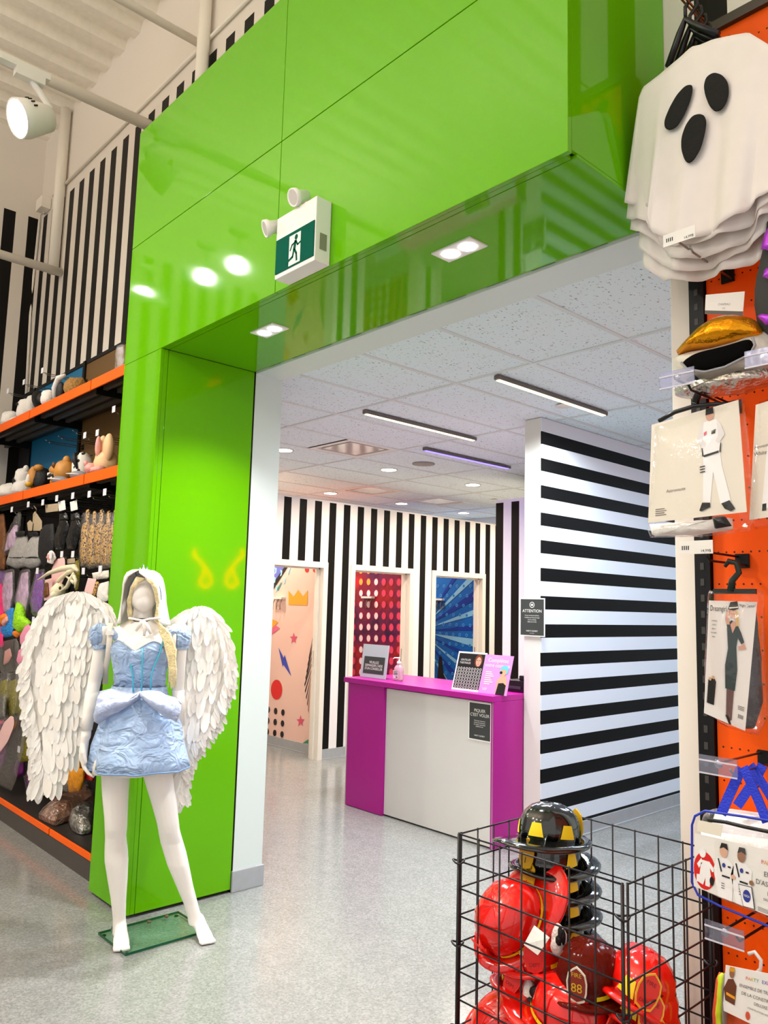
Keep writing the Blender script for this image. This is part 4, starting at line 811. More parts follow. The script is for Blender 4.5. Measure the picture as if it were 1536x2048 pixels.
hang('gold_scarf', 'gold lame scarf hanging beside the angel wing', 'scarf', 2.10, [('scarf', 'olive', [(48, 1450), (62, 1446), (62, 1490), (58, 1522), (40, 1526), (36, 1512), (46, 1490)], .05)])
hang('leopard_sock', 'black and cream patterned sock low beside the wing tip', 'sock', 2.07, [('sock', 'dal', [(58, 1520), (72, 1516), (76, 1540), (70, 1566), (62, 1570), (56, 1545)], .04)])
hang('sock', 'pink and purple sock low beside the wing', 'sock', 2.11, [('sock', 'violet', [(62, 1470), (72, 1468), (74, 1500), (64, 1504)], .04)])
for k, (x, lab) in enumerate(((108, 'silver glove with metal studs, left of the gold glove'), (128, 'grey glove with metal studs touching the gold glove'))):
    hang('studded_glove', lab, 'glove', 2.10, [('glove', 'silver', [(x, 1548), (x+12, 1545), (x+12, 1570), (x+8, 1584), (x-6, 1582), (x-8, 1570)], .05)], 'studded gloves')
hang('gold_glove', 'gold vinyl glove hanging by the mannequin hand', 'glove', 2.07, [('glove', 'goldv', [(140, 1538), (168, 1536), (166, 1560), (160, 1582), (140, 1586), (137, 1560)], .06), ('finger', 'goldv', [(142, 1516), (148, 1514), (150, 1540), (141, 1540)], .03), ('finger', 'goldv', [(156, 1520), (161, 1520), (160, 1540), (154, 1540)], .03)])
hang('red_pouch', 'red packaged accessory above the gold glove', 'pouch', 2.12, [('pouch', 'redc', [(146, 1486), (160, 1482), (162, 1505), (156, 1518), (146, 1512)], .05)])
hang('red_box', 'red printed box behind the mannequin hand', 'box', 2.12, [('box', 'redc', [(164, 1540), (186, 1548), (186, 1562), (165, 1558)], .05)])
for lab, c_, L, Y in (('violet film pack at the left edge above the hot pink strip', 'violet', [(-4, 1140), (12, 1136), (14, 1166), (-4, 1172)], 2.14), ('teal satin strip behind the blue feather fan', 'teal', [(22, 1212), (30, 1208), (30, 1250), (20, 1256)], 2.14), ('magenta wig pack left of the pink oval card', 'hotp', [(-5, 1440), (8, 1438), (6, 1480), (-5, 1486)], 2.14),
        ('rosy film pack between the feather fans and the wing', 'rosy', [(52, 1306), (64, 1300), (62, 1340), (50, 1344)], 2.12), ('silver tinsel pack under the olive boas', 'silver', [(-5, 1396), (10, 1392), (8, 1436), (-5, 1440)], 2.04), ('dark purple pack beside the gold scarf', 'purple', [(52, 1556), (60, 1530), (66, 1560), (58, 1590)], 2.15),
        ('copper pouch beside the wing tip, low on the rack', 'copper', [(92, 1546), (104, 1540), (104, 1580), (90, 1586)], 2.14), ('tan pouch at the left edge beside the streamer packs', 'tan', [(-5, 1176), (2, 1174), (2, 1200), (-5, 1204)], 2.13)):
    hang('accessory_pack', lab, 'pack', Y, [('contents', c_, L, .035), ('wrap', CLEAR, [(x+(3 if x > sum(p[0] for p in L)/4 else -3), y+(4 if y > sum(p[1] for p in L)/4 else -6)) for x, y in L], .05)])
# bags on the base deck
def heap(name, label, Lpx, Y, th, inner, z0=.147):
    t = thing(name, label, 'bag', (at(*Lpx[0], Z=z0).x, Y, z0)); P = [at(x, y, Z=z0+.02) for x, y in Lpx]; c = sum(P, V())/len(P); n = 26
    R2 = resample([(p.x, p.y) for p in P], n); rows = []
    for l, h in ((1, 0), (1.02, .3), (.9, .65), (.65, .9), (.3, 1)):
        rows.append([V((c.x+(a-c.x)*l, min(2.44, c.y+(d-c.y)*l), z0+.003+h*th+(noise.noise(V((a*30, d*30, h*9)))*.03*h))) for a, d in R2])
    bb = MB(); bb.sm = False; bb.rings(rows).build('contents', inner, t)
    rows2 = [[V(((p.x-c.x)*1.05+c.x, min(2.448, (p.y-c.y)*1.06+c.y), z0+.002+(p.z-z0)*1.12)) + noise.noise_vector(p*38)*.016*(i > 0) for p in r] for i, r in enumerate(rows)]
    for r in rows2:
        for p in r: p.z = max(p.z, z0+.001)
    bb = MB(); bb.sm = False; bb.rings(rows2).build('film', film('crinkle_film', '#ffffff', .22, .12, 1.0, 45), t)
heap('bagged_boa', 'copper brown boa in a crinkled clear bag lying on the base deck', [(82, 1632), (110, 1612), (150, 1590), (186, 1578), (186, 1605), (150, 1632), (110, 1646)], 2.2, .10, PM['copper'])
heap('bagged_cloth', 'silver grey cloth in a crinkled clear bag lying by the green post', [(138, 1640), (160, 1622), (186, 1618), (182, 1660), (160, 1664), (145, 1655)], 2.05, .09, PM['silver'])
# ================================================================== mannequin in the blue dress
NH = V((sin(YAW), cos(YAW), 0)); UH = V((cos(YAW), -sin(YAW), 0))       # into the picture / to its right, both level
MD = 3.83
def mq(x, y, dd=0.):
    """point at picture place (x,y), dd metres nearer than the mannequin's middle plane"""
    d = ray(x, y); return CAM + d*((MD-dd)/d.dot(NH))
PPM = FPX/MD
MANN = mat('mannequin_white', '#f3ede6', .42, vary=.02, vscale=4)
mn = thing('mannequin', 'white faceless mannequin in a pale blue princess dress with hood and tiara', 'mannequin', (-3.66, 1.9, 0))
def vring(c, hw, hd, n=20, tw=0, up=None):
    """level elliptical ring: hw half width in pixels, hd half depth in metres"""
    return [c+UH*(hw/PPM*cos(2*pi*k/n))+NH*(hd*sin(2*pi*k/n)) for k in range(n)]
def limb(b_, L, n=16):
    """L = [(x,y,dd,hw px,hd m)...] lofted upright limb"""
    b_.rings([vring(mq(x, y, dd), hw, hd, n) for x, y, dd, hw, hd in L])
def remesh(b_, vox, smooth=4):
    me = bpy.data.meshes.new('tmp'); me.from_pydata(b_.v, [], b_.f); o = bpy.data.objects.new('tmp', me); col.objects.link(o)
    m = o.modifiers.new('r', 'REMESH'); m.mode = 'VOXEL'; m.voxel_size = vox
    s_ = o.modifiers.new('s', 'SMOOTH'); s_.factor = .5; s_.iterations = smooth
    dg = bpy.context.evaluated_depsgraph_get(); ne_ = bpy.data.meshes.new_from_object(o.evaluated_get(dg))
    r = MB(); r.add([v.co.copy() for v in ne_.vertices], [list(p.vertices) for p in ne_.polygons])
    bpy.data.objects.remove(o); bpy.data.meshes.remove(me); bpy.data.meshes.remove(ne_); return r
B = MB()
# legs (the one on the picture's left steps straight, the other goes out to the side)
limb(B, [(232, 1480, 0, 30, .085), (231, 1520, 0, 28, .08), (231, 1545, 0, 26.5, .078), (231, 1590, 0, 24, .07), (232, 1635, -0.005, 21, .062), (232, 1655, -0.01, 20.5, .058), (231.5, 1673, -0.025, 19.5, .052), (232.5, 1700, -0.045, 21.5, .056), (233, 1720, -0.05, 22, .057), (235, 1755, -0.06, 19, .048), (237, 1796, -0.07, 14.5, .037), (238.5, 1835, -0.085, 12, .034), (239, 1856, -0.09, 12.5, .036), (239, 1868, -0.09, 13, .04)])
limb(B, [(300, 1480, 0, 32, .085), (310, 1520, 0, 30, .08), (315, 1545, 0, 28, .078), (322, 1580, -0.01, 25, .072), (328, 1605, -0.02, 23.5, .068), (336, 1645, -0.03, 20.5, .06), (338, 1660, -0.04, 20, .058), (343, 1682, -0.07, 21.5, .055), (350, 1705, -0.085, 21.5, .056), (356, 1728, -0.095, 20.5, .055), (370, 1773, -0.125, 16, .042), (381, 1805, -0.145, 13.5, .037), (388, 1830, -0.155, 13, .036), (391, 1848, -0.16, 13, .04)])
# feet: along the toe direction
def foot(heel, toe, w_, h0):
    heel, toe = V(heel), V(toe); d = toe-heel; L = d.length; d.normalize(); s_ = d.cross(V((0, 0, 1))).normalized(); rows = []
    for t_, ww, zz, lo in ((0, .018, .03, .0), (.06, .03, .06, 0), (.25, .034, .085, 0), (.45, .036, .066, 0), (.65, .043, .045, 0), (.82, .045, .032, 0), (.95, .037, .024, 0), (1.0, .022, .016, .003)):
        c = heel+d*L*t_; zt = zz+h0*(1-t_); zb = lo+h0*(1-t_)
        rows.append([c+s_*(ww*w_*cos(2*pi*k/16))+V((0, 0, (zt+zb)/2+(zt-zb)/2*sin(2*pi*k/16))) for k in range(16)])
    B.rings(rows)
    for k in range(5):
        off = (-.034+.017*k)*w_; c = heel+d*(L*(.94-.02*abs(k-1)))+s_*off; B.ell(c+V((0, 0, .013)), (.011, .011, .012), nu=8, nv=6); B.ell(c+d*.016+V((0, 0, .011)), (.010, .010, .010), nu=8, nv=6)
h1 = mq(238.5, 1868, -.115); t1 = at(243, 1904, Z=0); foot((h1.x, h1.y, 0.0), (t1.x, t1.y, 0), .85, .03)
h2 = mq(391, 1850, -.19); t2 = at(416, 1889, Z=0); foot((h2.x, h2.y, 0), (t2.x, t2.y, 0), .85, .03)
# trunk, neck, head
limb(B, [(268, 1500, 0, 62, .10), (268, 1470, 0, 64, .11), (272, 1430, 0, 60, .105), (277, 1395, 0, 52, .09), (279, 1370, 0, 46, .08), (280, 1345, .0, 47, .082), (281, 1318, .01, 52, .092), (282, 1298, .018, 55, .10), (283, 1280, .01, 55, .092), (284, 1262, 0, 56, .075), (284, 1250, -.005, 44, .06), (285, 1242, -.01, 26, .05), (285, 1232, -.01, 19, .045), (286, 1220, -.008, 18.5, .045), (287, 1208, 0, 18, .045)], 20)
B.ell(mq(288, 1190, .015), (26.5/PPM, .082, 33/PPM), nu=24, nv=16, rot=Matrix.Rotation(-YAW, 3, 'Z'))
B.ell(mq(288, 1203, .045), (19/PPM, .052, 20/PPM), nu=20, nv=12, rot=Matrix.Rotation(-YAW, 3, 'Z'))
# arms
limb(B, [(216, 1252, -.01, 16, .045), (208, 1264, 0, 17, .045), (204, 1285, 0, 14, .04), (201, 1300, 0, 13, .038), (195, 1335, .0, 13.5, .038), (189, 1364, .0, 12.5, .035), (183, 1395, .025, 11.5, .034), (177.5, 1430, .06, 10.5, .031), (173, 1460, .09, 9, .026), (171.5, 1476, .10, 9, .025)])
limb(B, [(351, 1252, -.01, 16, .045), (357, 1264, 0, 17, .045), (360, 1285, 0, 14, .04), (361, 1300, 0, 12, .038), (358, 1340, -.02, 12, .037), (356, 1372, -.04, 11.5, .035), (357, 1410, -.06, 10.5, .033), (358, 1450, -.08, 9.5, .03), (360, 1480, -.09, 8.5, .026)])
hand_parts = MB()
def hand(b_, x, y, dd, side):
    """relaxed hand hanging from the wrist"""
    w0 = mq(x, y, dd); dn = V((0, 0, -1)); fwd = -NH
    b_.rings([[w0+dn*t_+UH*(-side*off)+(fwd*cos(2*pi*k/12)*a+UH*sin(2*pi*k/12)*c) for k in range(12)] for t_, a, c, off in ((-.02, .024, .02, 0), (.02, .03, .018, .002), (.05, .037, .017, .004), (.08, .038, .016, .004), (.095, .034, .012, .002))])
    for k, (o_, l1, l2) in enumerate(((.027, .036, .038), (.009, .04, .042), (-.009, .038, .04), (-.026, .03, .032))):
        p0 = w0+dn*.085+fwd*o_; p1 = p0+dn*l1+UH*side*.012; p2 = p1+dn*l2*.75+UH*side*.026; p3 = p2+dn*l2*.3+UH*side*.018
        b_.tube([p0, p0.lerp(p1, .5), p1, p2, p3], [.010, .0095, .0095, .0085, .006], 8)
    q = w0+dn*.025+fwd*.024; b_.tube([q, q+dn*.03+fwd*.014+UH*side*.012, q+dn*.06+fwd*.014+UH*side*.02, q+dn*.078+fwd*.01+UH*side*.024], [.012, .0115, .010, .007], 8)
hand(B, 170.5, 1478, .105, 1); hand(B, 360, 1478, -.09, -1)
body = remesh(B, .0055, 3).build('body', MANN, mn)
# opera gloves (forearm sleeves, only the edge shows)
GLV = mat('white_glove', '#ece6e0', .65)
for L in ([(186.5, 1383, .01, 13.2, .0375), (183, 1395, .025, 12.4, .037), (177.5, 1430, .06, 11.3, .034), (173, 1460, .09, 10, .029)], [(356, 1380, -.045, 12.4, .037), (357, 1410, -.06, 11.4, .036), (358, 1450, -.08, 10.4, .033)]):
    b = MB(); limb(b, L); b.build('glove', GLV, mn)
# glass base plate with steel spigot
GLASS = film('green_glass', '#eefaf4', .03, .02, .0, 5, .3)
pl = MB().box((-3.822, 1.702, .004), (-3.522, 2.122, .014), ch=.002).build('base_plate', GLASS, mn)
EDG = mat('glass_edge', '#0d4f38', .15)
for a_, c_ in (((-3.823, 1.701, .004), (-3.521, 1.7035, .0145)), ((-3.823, 2.1205, .004), (-3.521, 2.123, .0145)), ((-3.823, 1.7035, .004), (-3.8205, 2.1205, .0145)), ((-3.5235, 1.7035, .004), (-3.521, 2.1205, .0145))): MB().box(a_, c_).build('plate_edge', EDG, pl)
for x, y in ((-3.80, 1.72), (-3.545, 1.72), (-3.80, 2.10), (-3.545, 2.10)): MB().lathe([(.010, 0), (.010, .004)], (x, y, 0), 10).build('pad', BLACKM, pl)
for x, y in (at(298, 1845, Z=.014)[:2], at(333, 1834, Z=.014)[:2]): MB().lathe([(.010, .014), (.010, .022), (.006, .023)], (x, y, 0), 8).build('bolt', mat('bronze', '#8a6a50', .4, metal=.7), pl)
q = at(224, 1862, Z=.014); MB().tube([(q.x, q.y, .0145), (q.x, q.y, .022), (q.x+.015, q.y+.01, .10), (q.x+.05, q.y+.02, .22)], .007, 8).build('spigot', CHROME, pl)
# dress
def satin(name, c):
    m = mat(name, c, .28, spec=.5, sheen=.25, vary=.12, vscale=9); nt = m.node_tree; b_ = nt.nodes['Principled BSDF']; tc = nt.nodes['Texture Coordinate']
    mp = nt.nodes.new('ShaderNodeMapping'); mp.inputs['Scale'].default_value = (1, 1, 1.5); nt.links.new(tc.outputs['Object'], mp.inputs[0])
    n = nt.nodes.new('ShaderNodeTexNoise'); n.inputs['Scale'].default_value = 11; n.inputs['Detail'].default_value = 2.5; n.inputs['Distortion'].default_value = 1.2; nt.links.new(mp.outputs[0], n.inputs['Vector'])
    bp = nt.nodes.new('ShaderNodeBump'); bp.inputs['Strength'].default_value = .8; bp.inputs['Distance'].default_value = .05; nt.links.new(n.outputs['Fac'], bp.inputs['Height']); nt.links.new(bp.outputs[0], b_.inputs['Normal'])
    return m
SAT = satin('blue_satin', '#a8c3e8')
dr = MB()
def bring(x, y, dd, hw, hd, n=48, fold=0, ph=0, nf=9):
    out = []
    for k in range(n):
        a = 2*pi*k/n; f_ = 1+fold*(sin(nf*a+ph)+.5*sin((nf*1.7)*a+ph*2))
        out.append(mq(x, y, dd)+UH*(hw/PPM*cos(a)*f_)+NH*(hd*sin(a)*f_))
    return out
rows = [bring(*r, fold=f_, ph=p_) for r, f_, p_ in (((279, 1372, 0, 51, .09), .004, 0), ((279, 1388, 0, 56, .105), .012, .2), ((278.5, 1415, 0, 66, .14), .02, .3), ((278, 1450, 0, 76, .17), .026, .5), ((278, 1485, 0, 85, .195), .03, .7), ((278, 1512, 0, 91, .21), .032, .8), ((278, 1530, 0, 94, .22), .034, .85))]
for r in rows[1:]:
    for i, p in enumerate(r): p += noise.noise_vector(p*9)*.012 + noise.noise_vector(p*26)*.005
dr.rings(rows, cap=(False, False)); ob = dr.build('skirt', SAT, mn)
def solid(o, t_):
    m = o.modifiers.new('thick', 'SOLIDIFY'); m.thickness = t_; m.offset = -1; return o
solid(ob, .004)
b = MB(); rr = [p+V((0, 0, .001)) for p in bring(278, 1531, 0, 94.5, .222, fold=.034, ph=.85)]
for i, p in enumerate(rr): p += noise.noise_vector(p*9)*.012 + noise.noise_vector(p*26)*.005
b.tube(rr, .004, 6, closed=True); b.build('hem_trim', mat('hem_blue', '#7fa0cf', .5), mn)
b = MB(); rows = [bring(274, y, 0, hw, hd, fold=.05, ph=1.5, nf=8) for y, hw, hd in ((1495, 78, .17), (1525, 86, .19), (1538, 86, .195))]; b.rings(rows, cap=(False, False)); solid(b.build('petticoat', mat('tulle_cream', '#e6e0d6', .8), mn), .003)
# bodice with sweetheart neckline
def neck(a):   # top edge height (picture y) around the body; front is a = -90deg
    d = abs(((a+pi/2+pi) % (2*pi))-pi); return 1294 - 14*math.exp(-((d-.62)/.33)**2)*1.0 + (6*math.exp(-(d/.16)**2)) if d < 1.4 else 1286
n = 56; rows = []
base = [(1374, 279, 0, 50, .088), (1345, 280, 0, 51, .09), (1325, 281, .01, 55, .098), (1310, 282, .016, 58, .106), (1298, 282.5, .018, 59, .108)]
for y, x, dd, hw, hd in base: rows.append(bring(x, y, dd, hw, hd, n))
top = []
for k in range(n):
    a = 2*pi*k/n; y = neck(a); top.append(mq(283, y, .015)+UH*(58.5/PPM*cos(a))+NH*(.104*sin(a)))
rows.append(top)
for j, r in enumerate(rows[:-1]):
    for p in r: p += noise.noise_vector(V((p.x*8, p.y*8, p.z*40)))*.004
b = MB(); b.rings(rows, cap=(False, False)); solid(b.build('bodice', SAT, mn), .004)
b = MB(); b.tube(top, .0035, 6, closed=True); b.build('neck_trim', mat('lace_trim', '#a9b7c6', .6), mn)
TEAL = mat('teal_piping', '#49b6d0', .4)
def on_bodice(x, y):
    c, hw, hd = (281, 54, .098) if y > 1320 else (282, 58, .106); s_ = max(-1, min(1, (x-c)/hw)); return mq(x, y, hd*math.sqrt(max(0, 1-s_*s_))+.012)
for L in ([(284.5, 1296), (284.5, 1320), (284, 1350), (283, 1386)], [(246, 1284), (252, 1306), (263, 1335), (266, 1360), (266.5, 1384)], [(326, 1282), (320, 1306), (309, 1330), (303, 1350), (301, 1380)]):
    MB().tube([on_bodice(*p) for p in L], .0042, 6).build('piping', TEAL, mn)
# puff sleeves
for cx, cy, s_ in ((198, 1271, -1), (364, 1274, 1)):
    c = mq(cx, cy, .0)
    def crk(d, q, s_=s_): return q*(1+.16*noise.noise(V((d.x*2.2+s_, d.y*2.2, d.z*4)))+.05*sin(14*math.atan2(d.y, d.x)))
    b = MB(); b.ell(c, (17/PPM, .062, 24/PPM), nu=40, nv=20, fn=crk, rot=Matrix.Rotation(-YAW, 3, 'Z')); b.build('sleeve', SAT, mn)
    b = MB(); x = 201 if s_ < 0 else 361; b.rings([vring(mq(x, y, 0), hw, .046, 24) for y, hw in ((1289, 15.5), (1296, 16), (1297.5, 14.5))], cap=(False, False)); b.build('sleeve_band', SAT, mn)
# shoulder straps of the bodice
for L in ([(222, 1262), (230, 1272), (240, 1284)], [(346, 1260), (338, 1270), (330, 1282)]):
    b = MB(); b.tube([mq(x, y, .055) for x, y in L], [.016, .018, .014], 8); b.build('shoulder_band', SAT, mn)
# sheer side drapes over the hips
TUL = mat('sparkle_tulle', '#b9c6ea', .5, sheen=.5, vary=.15, vscale=30, bump=.8, bscale=28)
def drape(L, th):
    b_ = MB(); rows = []
    for (x0, y0, x1, y1, bulge) in L:
        p, q = mq(x0, y0, .11), mq(x1, y1, .11); R = []
        for k in range(17):
            a = pi*k/16; c = p.lerp(q, (1-cos(a))/2); R.append(c-NH*(sin(a)*bulge)+V((0, 0, .006*sin(k*1.9)))+noise.noise_vector(c*16)*.014+noise.noise_vector(c*40)*.006)
        rows.append(R)
    b_.rings(rows, closed=False); return b_
d1 = drape([(283, 1384, 281, 1394, .03), (266, 1386, 262, 1408, .06), (244, 1386, 240, 1424, .085), (222, 1382, 216, 1436, .09), (204, 1385, 198, 1444, .06), (192, 1400, 189, 1440, .0)], .003); solid(d1.build('hip_drape', TUL, mn), .003)
d2 = drape([(284, 1384, 286, 1394, .03), (300, 1384, 306, 1408, .06), (318, 1383, 326, 1424, .085), (336, 1388, 342, 1438, .085), (350, 1396, 352, 1446, .05), (357, 1410, 358, 1440, 0)], .003); solid(d2.build('hip_drape', TUL, mn), .003)
# choker, hair, hood, tiara
b = MB(); b.rings([vring(mq(285, y, -.005), 20.5, .049, 24) for y in (1236, 1243)], cap=(False, False)); solid(b.build('choker', BLACKP, mn), .002)
HAIR = mat('blonde_hair', '#f6e2ac', .45, vary=.25, vscale=40, bump=.6, bscale=120)
b = MB()
rnd = random.Random(3)
for k in range(26):
    f_ = k/25; x0 = 266+4*f_; b.tube([mq(274+14*f_, 1154+3*f_, .10), mq(266-3*(1-f_), 1175, .10), mq(260-3*f_+rnd.uniform(-2, 2), 1200, .075), mq(258+3*f_+rnd.uniform(-2, 2), 1222, .06), mq(258+5*f_, 1243, .05)], [.004, .006, .006, .006, .003], 6)
for k in range(36):
    f_ = k/35; b.tube([mq(290+14*f_, 1156+4*f_, .095), mq(308+5*f_, 1172+4*f_, .10), mq(314+3*f_, 1205, .08), mq(316-6*f_, 1240, .075), mq(322+16*f_+rnd.uniform(-2, 2), 1268, .085), mq(334+16*f_+rnd.uniform(-3, 3), 1300, .10), mq(340+10*f_+rnd.uniform(-3, 3), 1340, .10), mq(338+12*f_+rnd.uniform(-3, 3), 1360+18*rnd.random(), .10)], [.003, .006, .006, .006, .007, .006, .005, .002], 6)
b.build('wig', HAIR, mn)
HOOD = mat('white_hood', '#efe8e2', .75, sheen=.3, bump=.15, bscale=50)
def hood_row(y, cx, hw, hd, op, n=30, dd=-.01):
    R = []
    for k in range(n+1):
        a = -pi/2+op+(2*pi-2*op)*k/n; R.append(mq(cx, y, dd)+UH*(hw/PPM*cos(a))+NH*(hd*sin(a)))
    return R
b = MB(); b.rings([hood_row(y, cx, hw, hd, op) for y, cx, hw, hd, op in ((1141, 287, 5, .02, .02), (1143, 287, 20, .08, .05), (1148, 287, 28, .115, .18), (1156, 287.5, 33, .13, .5), (1170, 288, 36, .135, .78), (1188, 288.5, 38, .135, .92), (1206, 288, 40, .13, .98), (1224, 288, 43.5, .12, .95), (1240, 288, 47, .115, .85), (1248, 288, 49, .115, .85))], closed=False)
solid(b.build('hood', HOOD, mn), .006)
b = MB(); b.tube([mq(258, 1236, .09), mq(272, 1239, .10), mq(284, 1241, .10), mq(300, 1238, .10), mq(322, 1236, .085)], .0055, 8)
for L in ([(285, 1241), (279, 1250), (272, 1262)], [(286, 1241), (294, 1252), (302, 1268)], [(286, 1241), (290, 1256), (288, 1272)]):
    b.tube([mq(*p, .105) for p in L], [.007, .011, .006], 8)
b.build('ribbon_bow', HOOD, mn)
b = MB(); arc = [(254, 1200), (259, 1174), (268, 1157), (280, 1148), (294, 1146), (308, 1153), (317, 1166), (321, 1184), (322, 1200)]
b.tube([mq(x, y, .035) for x, y in arc], .0035, 8)
for x, y, h in ((272, 1153, 9), (280, 1148, 13), (287, 1146, 17), (294, 1146, 13), (302, 1149, 9)): b.tube([mq(x, y, .035), mq(x, y-h*.6, .03), mq(x, y-h, .03)], [.006, .005, .002], 6)
b.build('tiara', mat('tiara_blue', '#7d8ea6', .25, metal=.8), mn)
b = MB(); 
for x, y in ((281, 1142), (287, 1138), (293, 1141)): b.ell(mq(x, y, .045), (.007, .007, .009), nu=8, nv=6)
b.build('tiara_stones', mat('crystal', '#cfe0f0', .08, spec=1), mn)

# ================================================================== angel wings
FEATH = [mat('feather_a', '#faf6f0', .8, sheen=.3), mat('feather_b', '#f2ece4', .8, sheen=.3), mat('feather_c', '#fdfaf6', .8, sheen=.3)]
wg = thing('angel_wings', 'pair of large white feathered angel wings worn behind the blue dress', 'wings', mq(285, 1612, -.2)); wg.location.z = 0
def feather_mesh(name, m, wd, curl):
    b_ = MB(); rows = []
    for t_, w_ in ((0, .04), (.12, .5), (.35, .95), (.6, 1), (.82, .8), (.95, .4), (1, .05)):
        y = -curl*t_*t_; rows.append([V((-wd*w_/2, y+.012, -t_)), V((0, y-.02, -t_)), V((wd*w_/2, y+.012, -t_))])
    b_.rings(rows, closed=False)
    me = bpy.data.meshes.new(name); me.from_pydata(b_.v, [], b_.f); me.materials.append(m); me.polygons.foreach_set('use_smooth', [True]*len(b_.f)); me.update(); return me
FM = [feather_mesh('feather', FEATH[k % 3], wd, cu) for k, (wd, cu) in enumerate(((.30, .14), (.34, .10), (.28, .2), (.32, .16)))]
WD = -.16
def curve_x(tab, y):
    for (y0, x0), (y1, x1) in zip(tab, tab[1:]):
        if y0 <= y <= y1: return x0+(x1-x0)*(y-y0)/(y1-y0)
    return tab[0][1] if y < tab[0][0] else tab[-1][1]
WL = dict(out=[(1186, 150), (1195, 118), (1210, 99), (1232, 82), (1276, 60), (1328, 50), (1378, 51), (1422, 58), (1481, 70), (1540, 75), (1575, 66)], inn=[(1186, 165), (1200, 198), (1220, 217), (1243, 230), (1300, 214), (1360, 196), (1420, 182), (1468, 166), (1523, 137), (1560, 108), (1575, 95)], top=1200, bot=1560)
WR = dict(out=[(1215, 408), (1229, 430), (1264, 450), (1311, 464), (1364, 459), (1396, 450), (1437, 432), (1481, 400), (1522, 376), (1560, 367), (1590, 366)], inn=[(1215, 395), (1228, 366), (1246, 347), (1300, 352), (1360, 350), (1440, 350), (1522, 350), (1560, 347), (1590, 346)], top=1228, bot=1580)
rnd = random.Random(11)
def put_feather(p, down, nrm, ln, me, parent=wg):
    o = bpy.data.objects.new('feather', me); col.objects.link(o); o.parent = parent; o.matrix_parent_inverse = pinv(parent)
    z = -V(down).normalized(); x = z.cross(V(nrm)).normalized() * -1; y = z.cross(x)
    mm = Matrix((x*ln, y*ln, z*ln)).transposed().to_4x4(); mm.translation = p; o.matrix_basis = mm; return o
stuff = MB()
def fringe(p, down, nrm, ln, k):
    me = FM[k % 4]; z = -V(down).normalized(); x = z.cross(V(nrm)).normalized()*-1; y = z.cross(x)
    stuff.add([p+x*(v.co.x*ln)+y*(v.co.y*ln)+z*(v.co.z*ln) for v in me.vertices], [list(f_.vertices) for f_ in me.polygons], k % 3)
for W, sgn in ((WL, -1), (WR, 1)):
    y = W['top']; row = 0
    while y < W['bot']:
        xo, xi = curve_x(W['out'], y), curve_x(W['inn'], y); lo, hi = min(xo, xi)+1, max(xo, xi)-4
        if hi-lo < 12: lo, hi = (lo+hi)/2-6, (lo+hi)/2+6
        cnt = max(2, int((hi-lo)/10.5)); ln = .100+.003*row
        for k in range(cnt):
            x = lo+(hi-lo)*(k+.5+(.25 if row % 2 else -.25))/cnt; s_ = (x-(xo+xi)/2)/max(10, abs(xo-xi)/2)
            dd = WD + .05*(1-s_*s_) - .002*(row % 2) + .012*rnd.random()
            lean = .10*sgn*(-1) + rnd.uniform(-.09, .09) + .0016*(y-1380)*(-sgn)*.6
            if y > 1490: lean += -.18*sgn*(-1)*(1 if sgn < 0 else .3)
            put_feather(mq(x, y, dd), V((0, 0, -1))+UH*lean-NH*.26, -NH, ln*rnd.uniform(.88, 1.12), FM[rnd.randrange(4)])
        y += 26; row += 1
    # backing of the wing and the soft down along its edge
    ys = [W['top']-12+k*(W['bot']+12-W['top']+12)/24 for k in range(25)]
    bk = MB(); bk.rings([[mq(curve_x(W['out'], y)*(1-t_)+curve_x(W['inn'], y)*t_, y, WD-.03+.03*sin(pi*t_)) for t_ in [q/6 for q in range(7)]] for y in ys], closed=False); solid(bk.build('wing_backing', FEATH[1], wg), .012)
    edge = [(x, y) for y, x in W['out']]; pe = [mq(x, y, WD) for x, y in edge]
    inn = [(x, y) for y, x in W['inn'] if y < W['top']+48]
    for E_, dense, lnr in ((edge, 3.2, (.05, .085)), (inn, 3.2, (.05, .08))):
        for (xa, ya), (xb, yb) in zip(E_, E_[1:]):
            nn_ = max(1, int(math.hypot(xb-xa, yb-ya)/dense))
            for k in range(nn_):
                for rep in range(3):
                    t_ = (k+rnd.random())/nn_; x, y = xa+(xb-xa)*t_, ya+(yb-ya)*t_
                    cx = (curve_x(W['out'], y)+curve_x(W['inn'], y))/2; o_ = 1 if x > cx else -1
                    x -= o_*rep*5; down = V((0, 0, -1)) + UH*o_*(.25+.25*rnd.random()) + UH*rnd.uniform(-.3, .3) if y > W['top']+20 else V((0, 0, -.75))+UH*o_*.5+UH*rnd.uniform(-.5, .5)
                    fringe(mq(x, y-4, WD+.02+.02*rep), down-NH*rnd.uniform(-.1, .25), -NH, rnd.uniform(*lnr), rnd.randrange(12))
    for k in range(14):
        tx = (70 if sgn < 0 else 356)+rnd.uniform(-12, 12); fringe(mq(tx+ (8 if sgn < 0 else 0), (1545 if sgn < 0 else 1565)+rnd.uniform(-8, 8), WD+.03+.01*k/14), V((0, 0, -1))+UH*rnd.uniform(-.3, .12), -NH, rnd.uniform(.10, .15), k)
stuff.build('down_fringe', FEATH, wg, kind='stuff')
STRAP = mat('cream_strap', '#e6dccf', .7)
def strap(L, dds):
    R = []
    for (x, y), dd in zip(L, dds): p = mq(x, y, dd); R.append([p-UH*.013, p+UH*.013, p+UH*.013-NH*-.003, p-UH*.013-NH*-.003])
    MB().rings(R).build('strap', STRAP, wg)
strap([(221, 1246), (220, 1254), (219, 1275), (216, 1310), (211, 1340), (210, 1368)], (-.06, .03, .075, .055, .0, -.06)); strap([(348, 1248), (347, 1256), (347, 1275), (344, 1320), (340, 1360)], (-.06, .03, .07, .05, -.04))
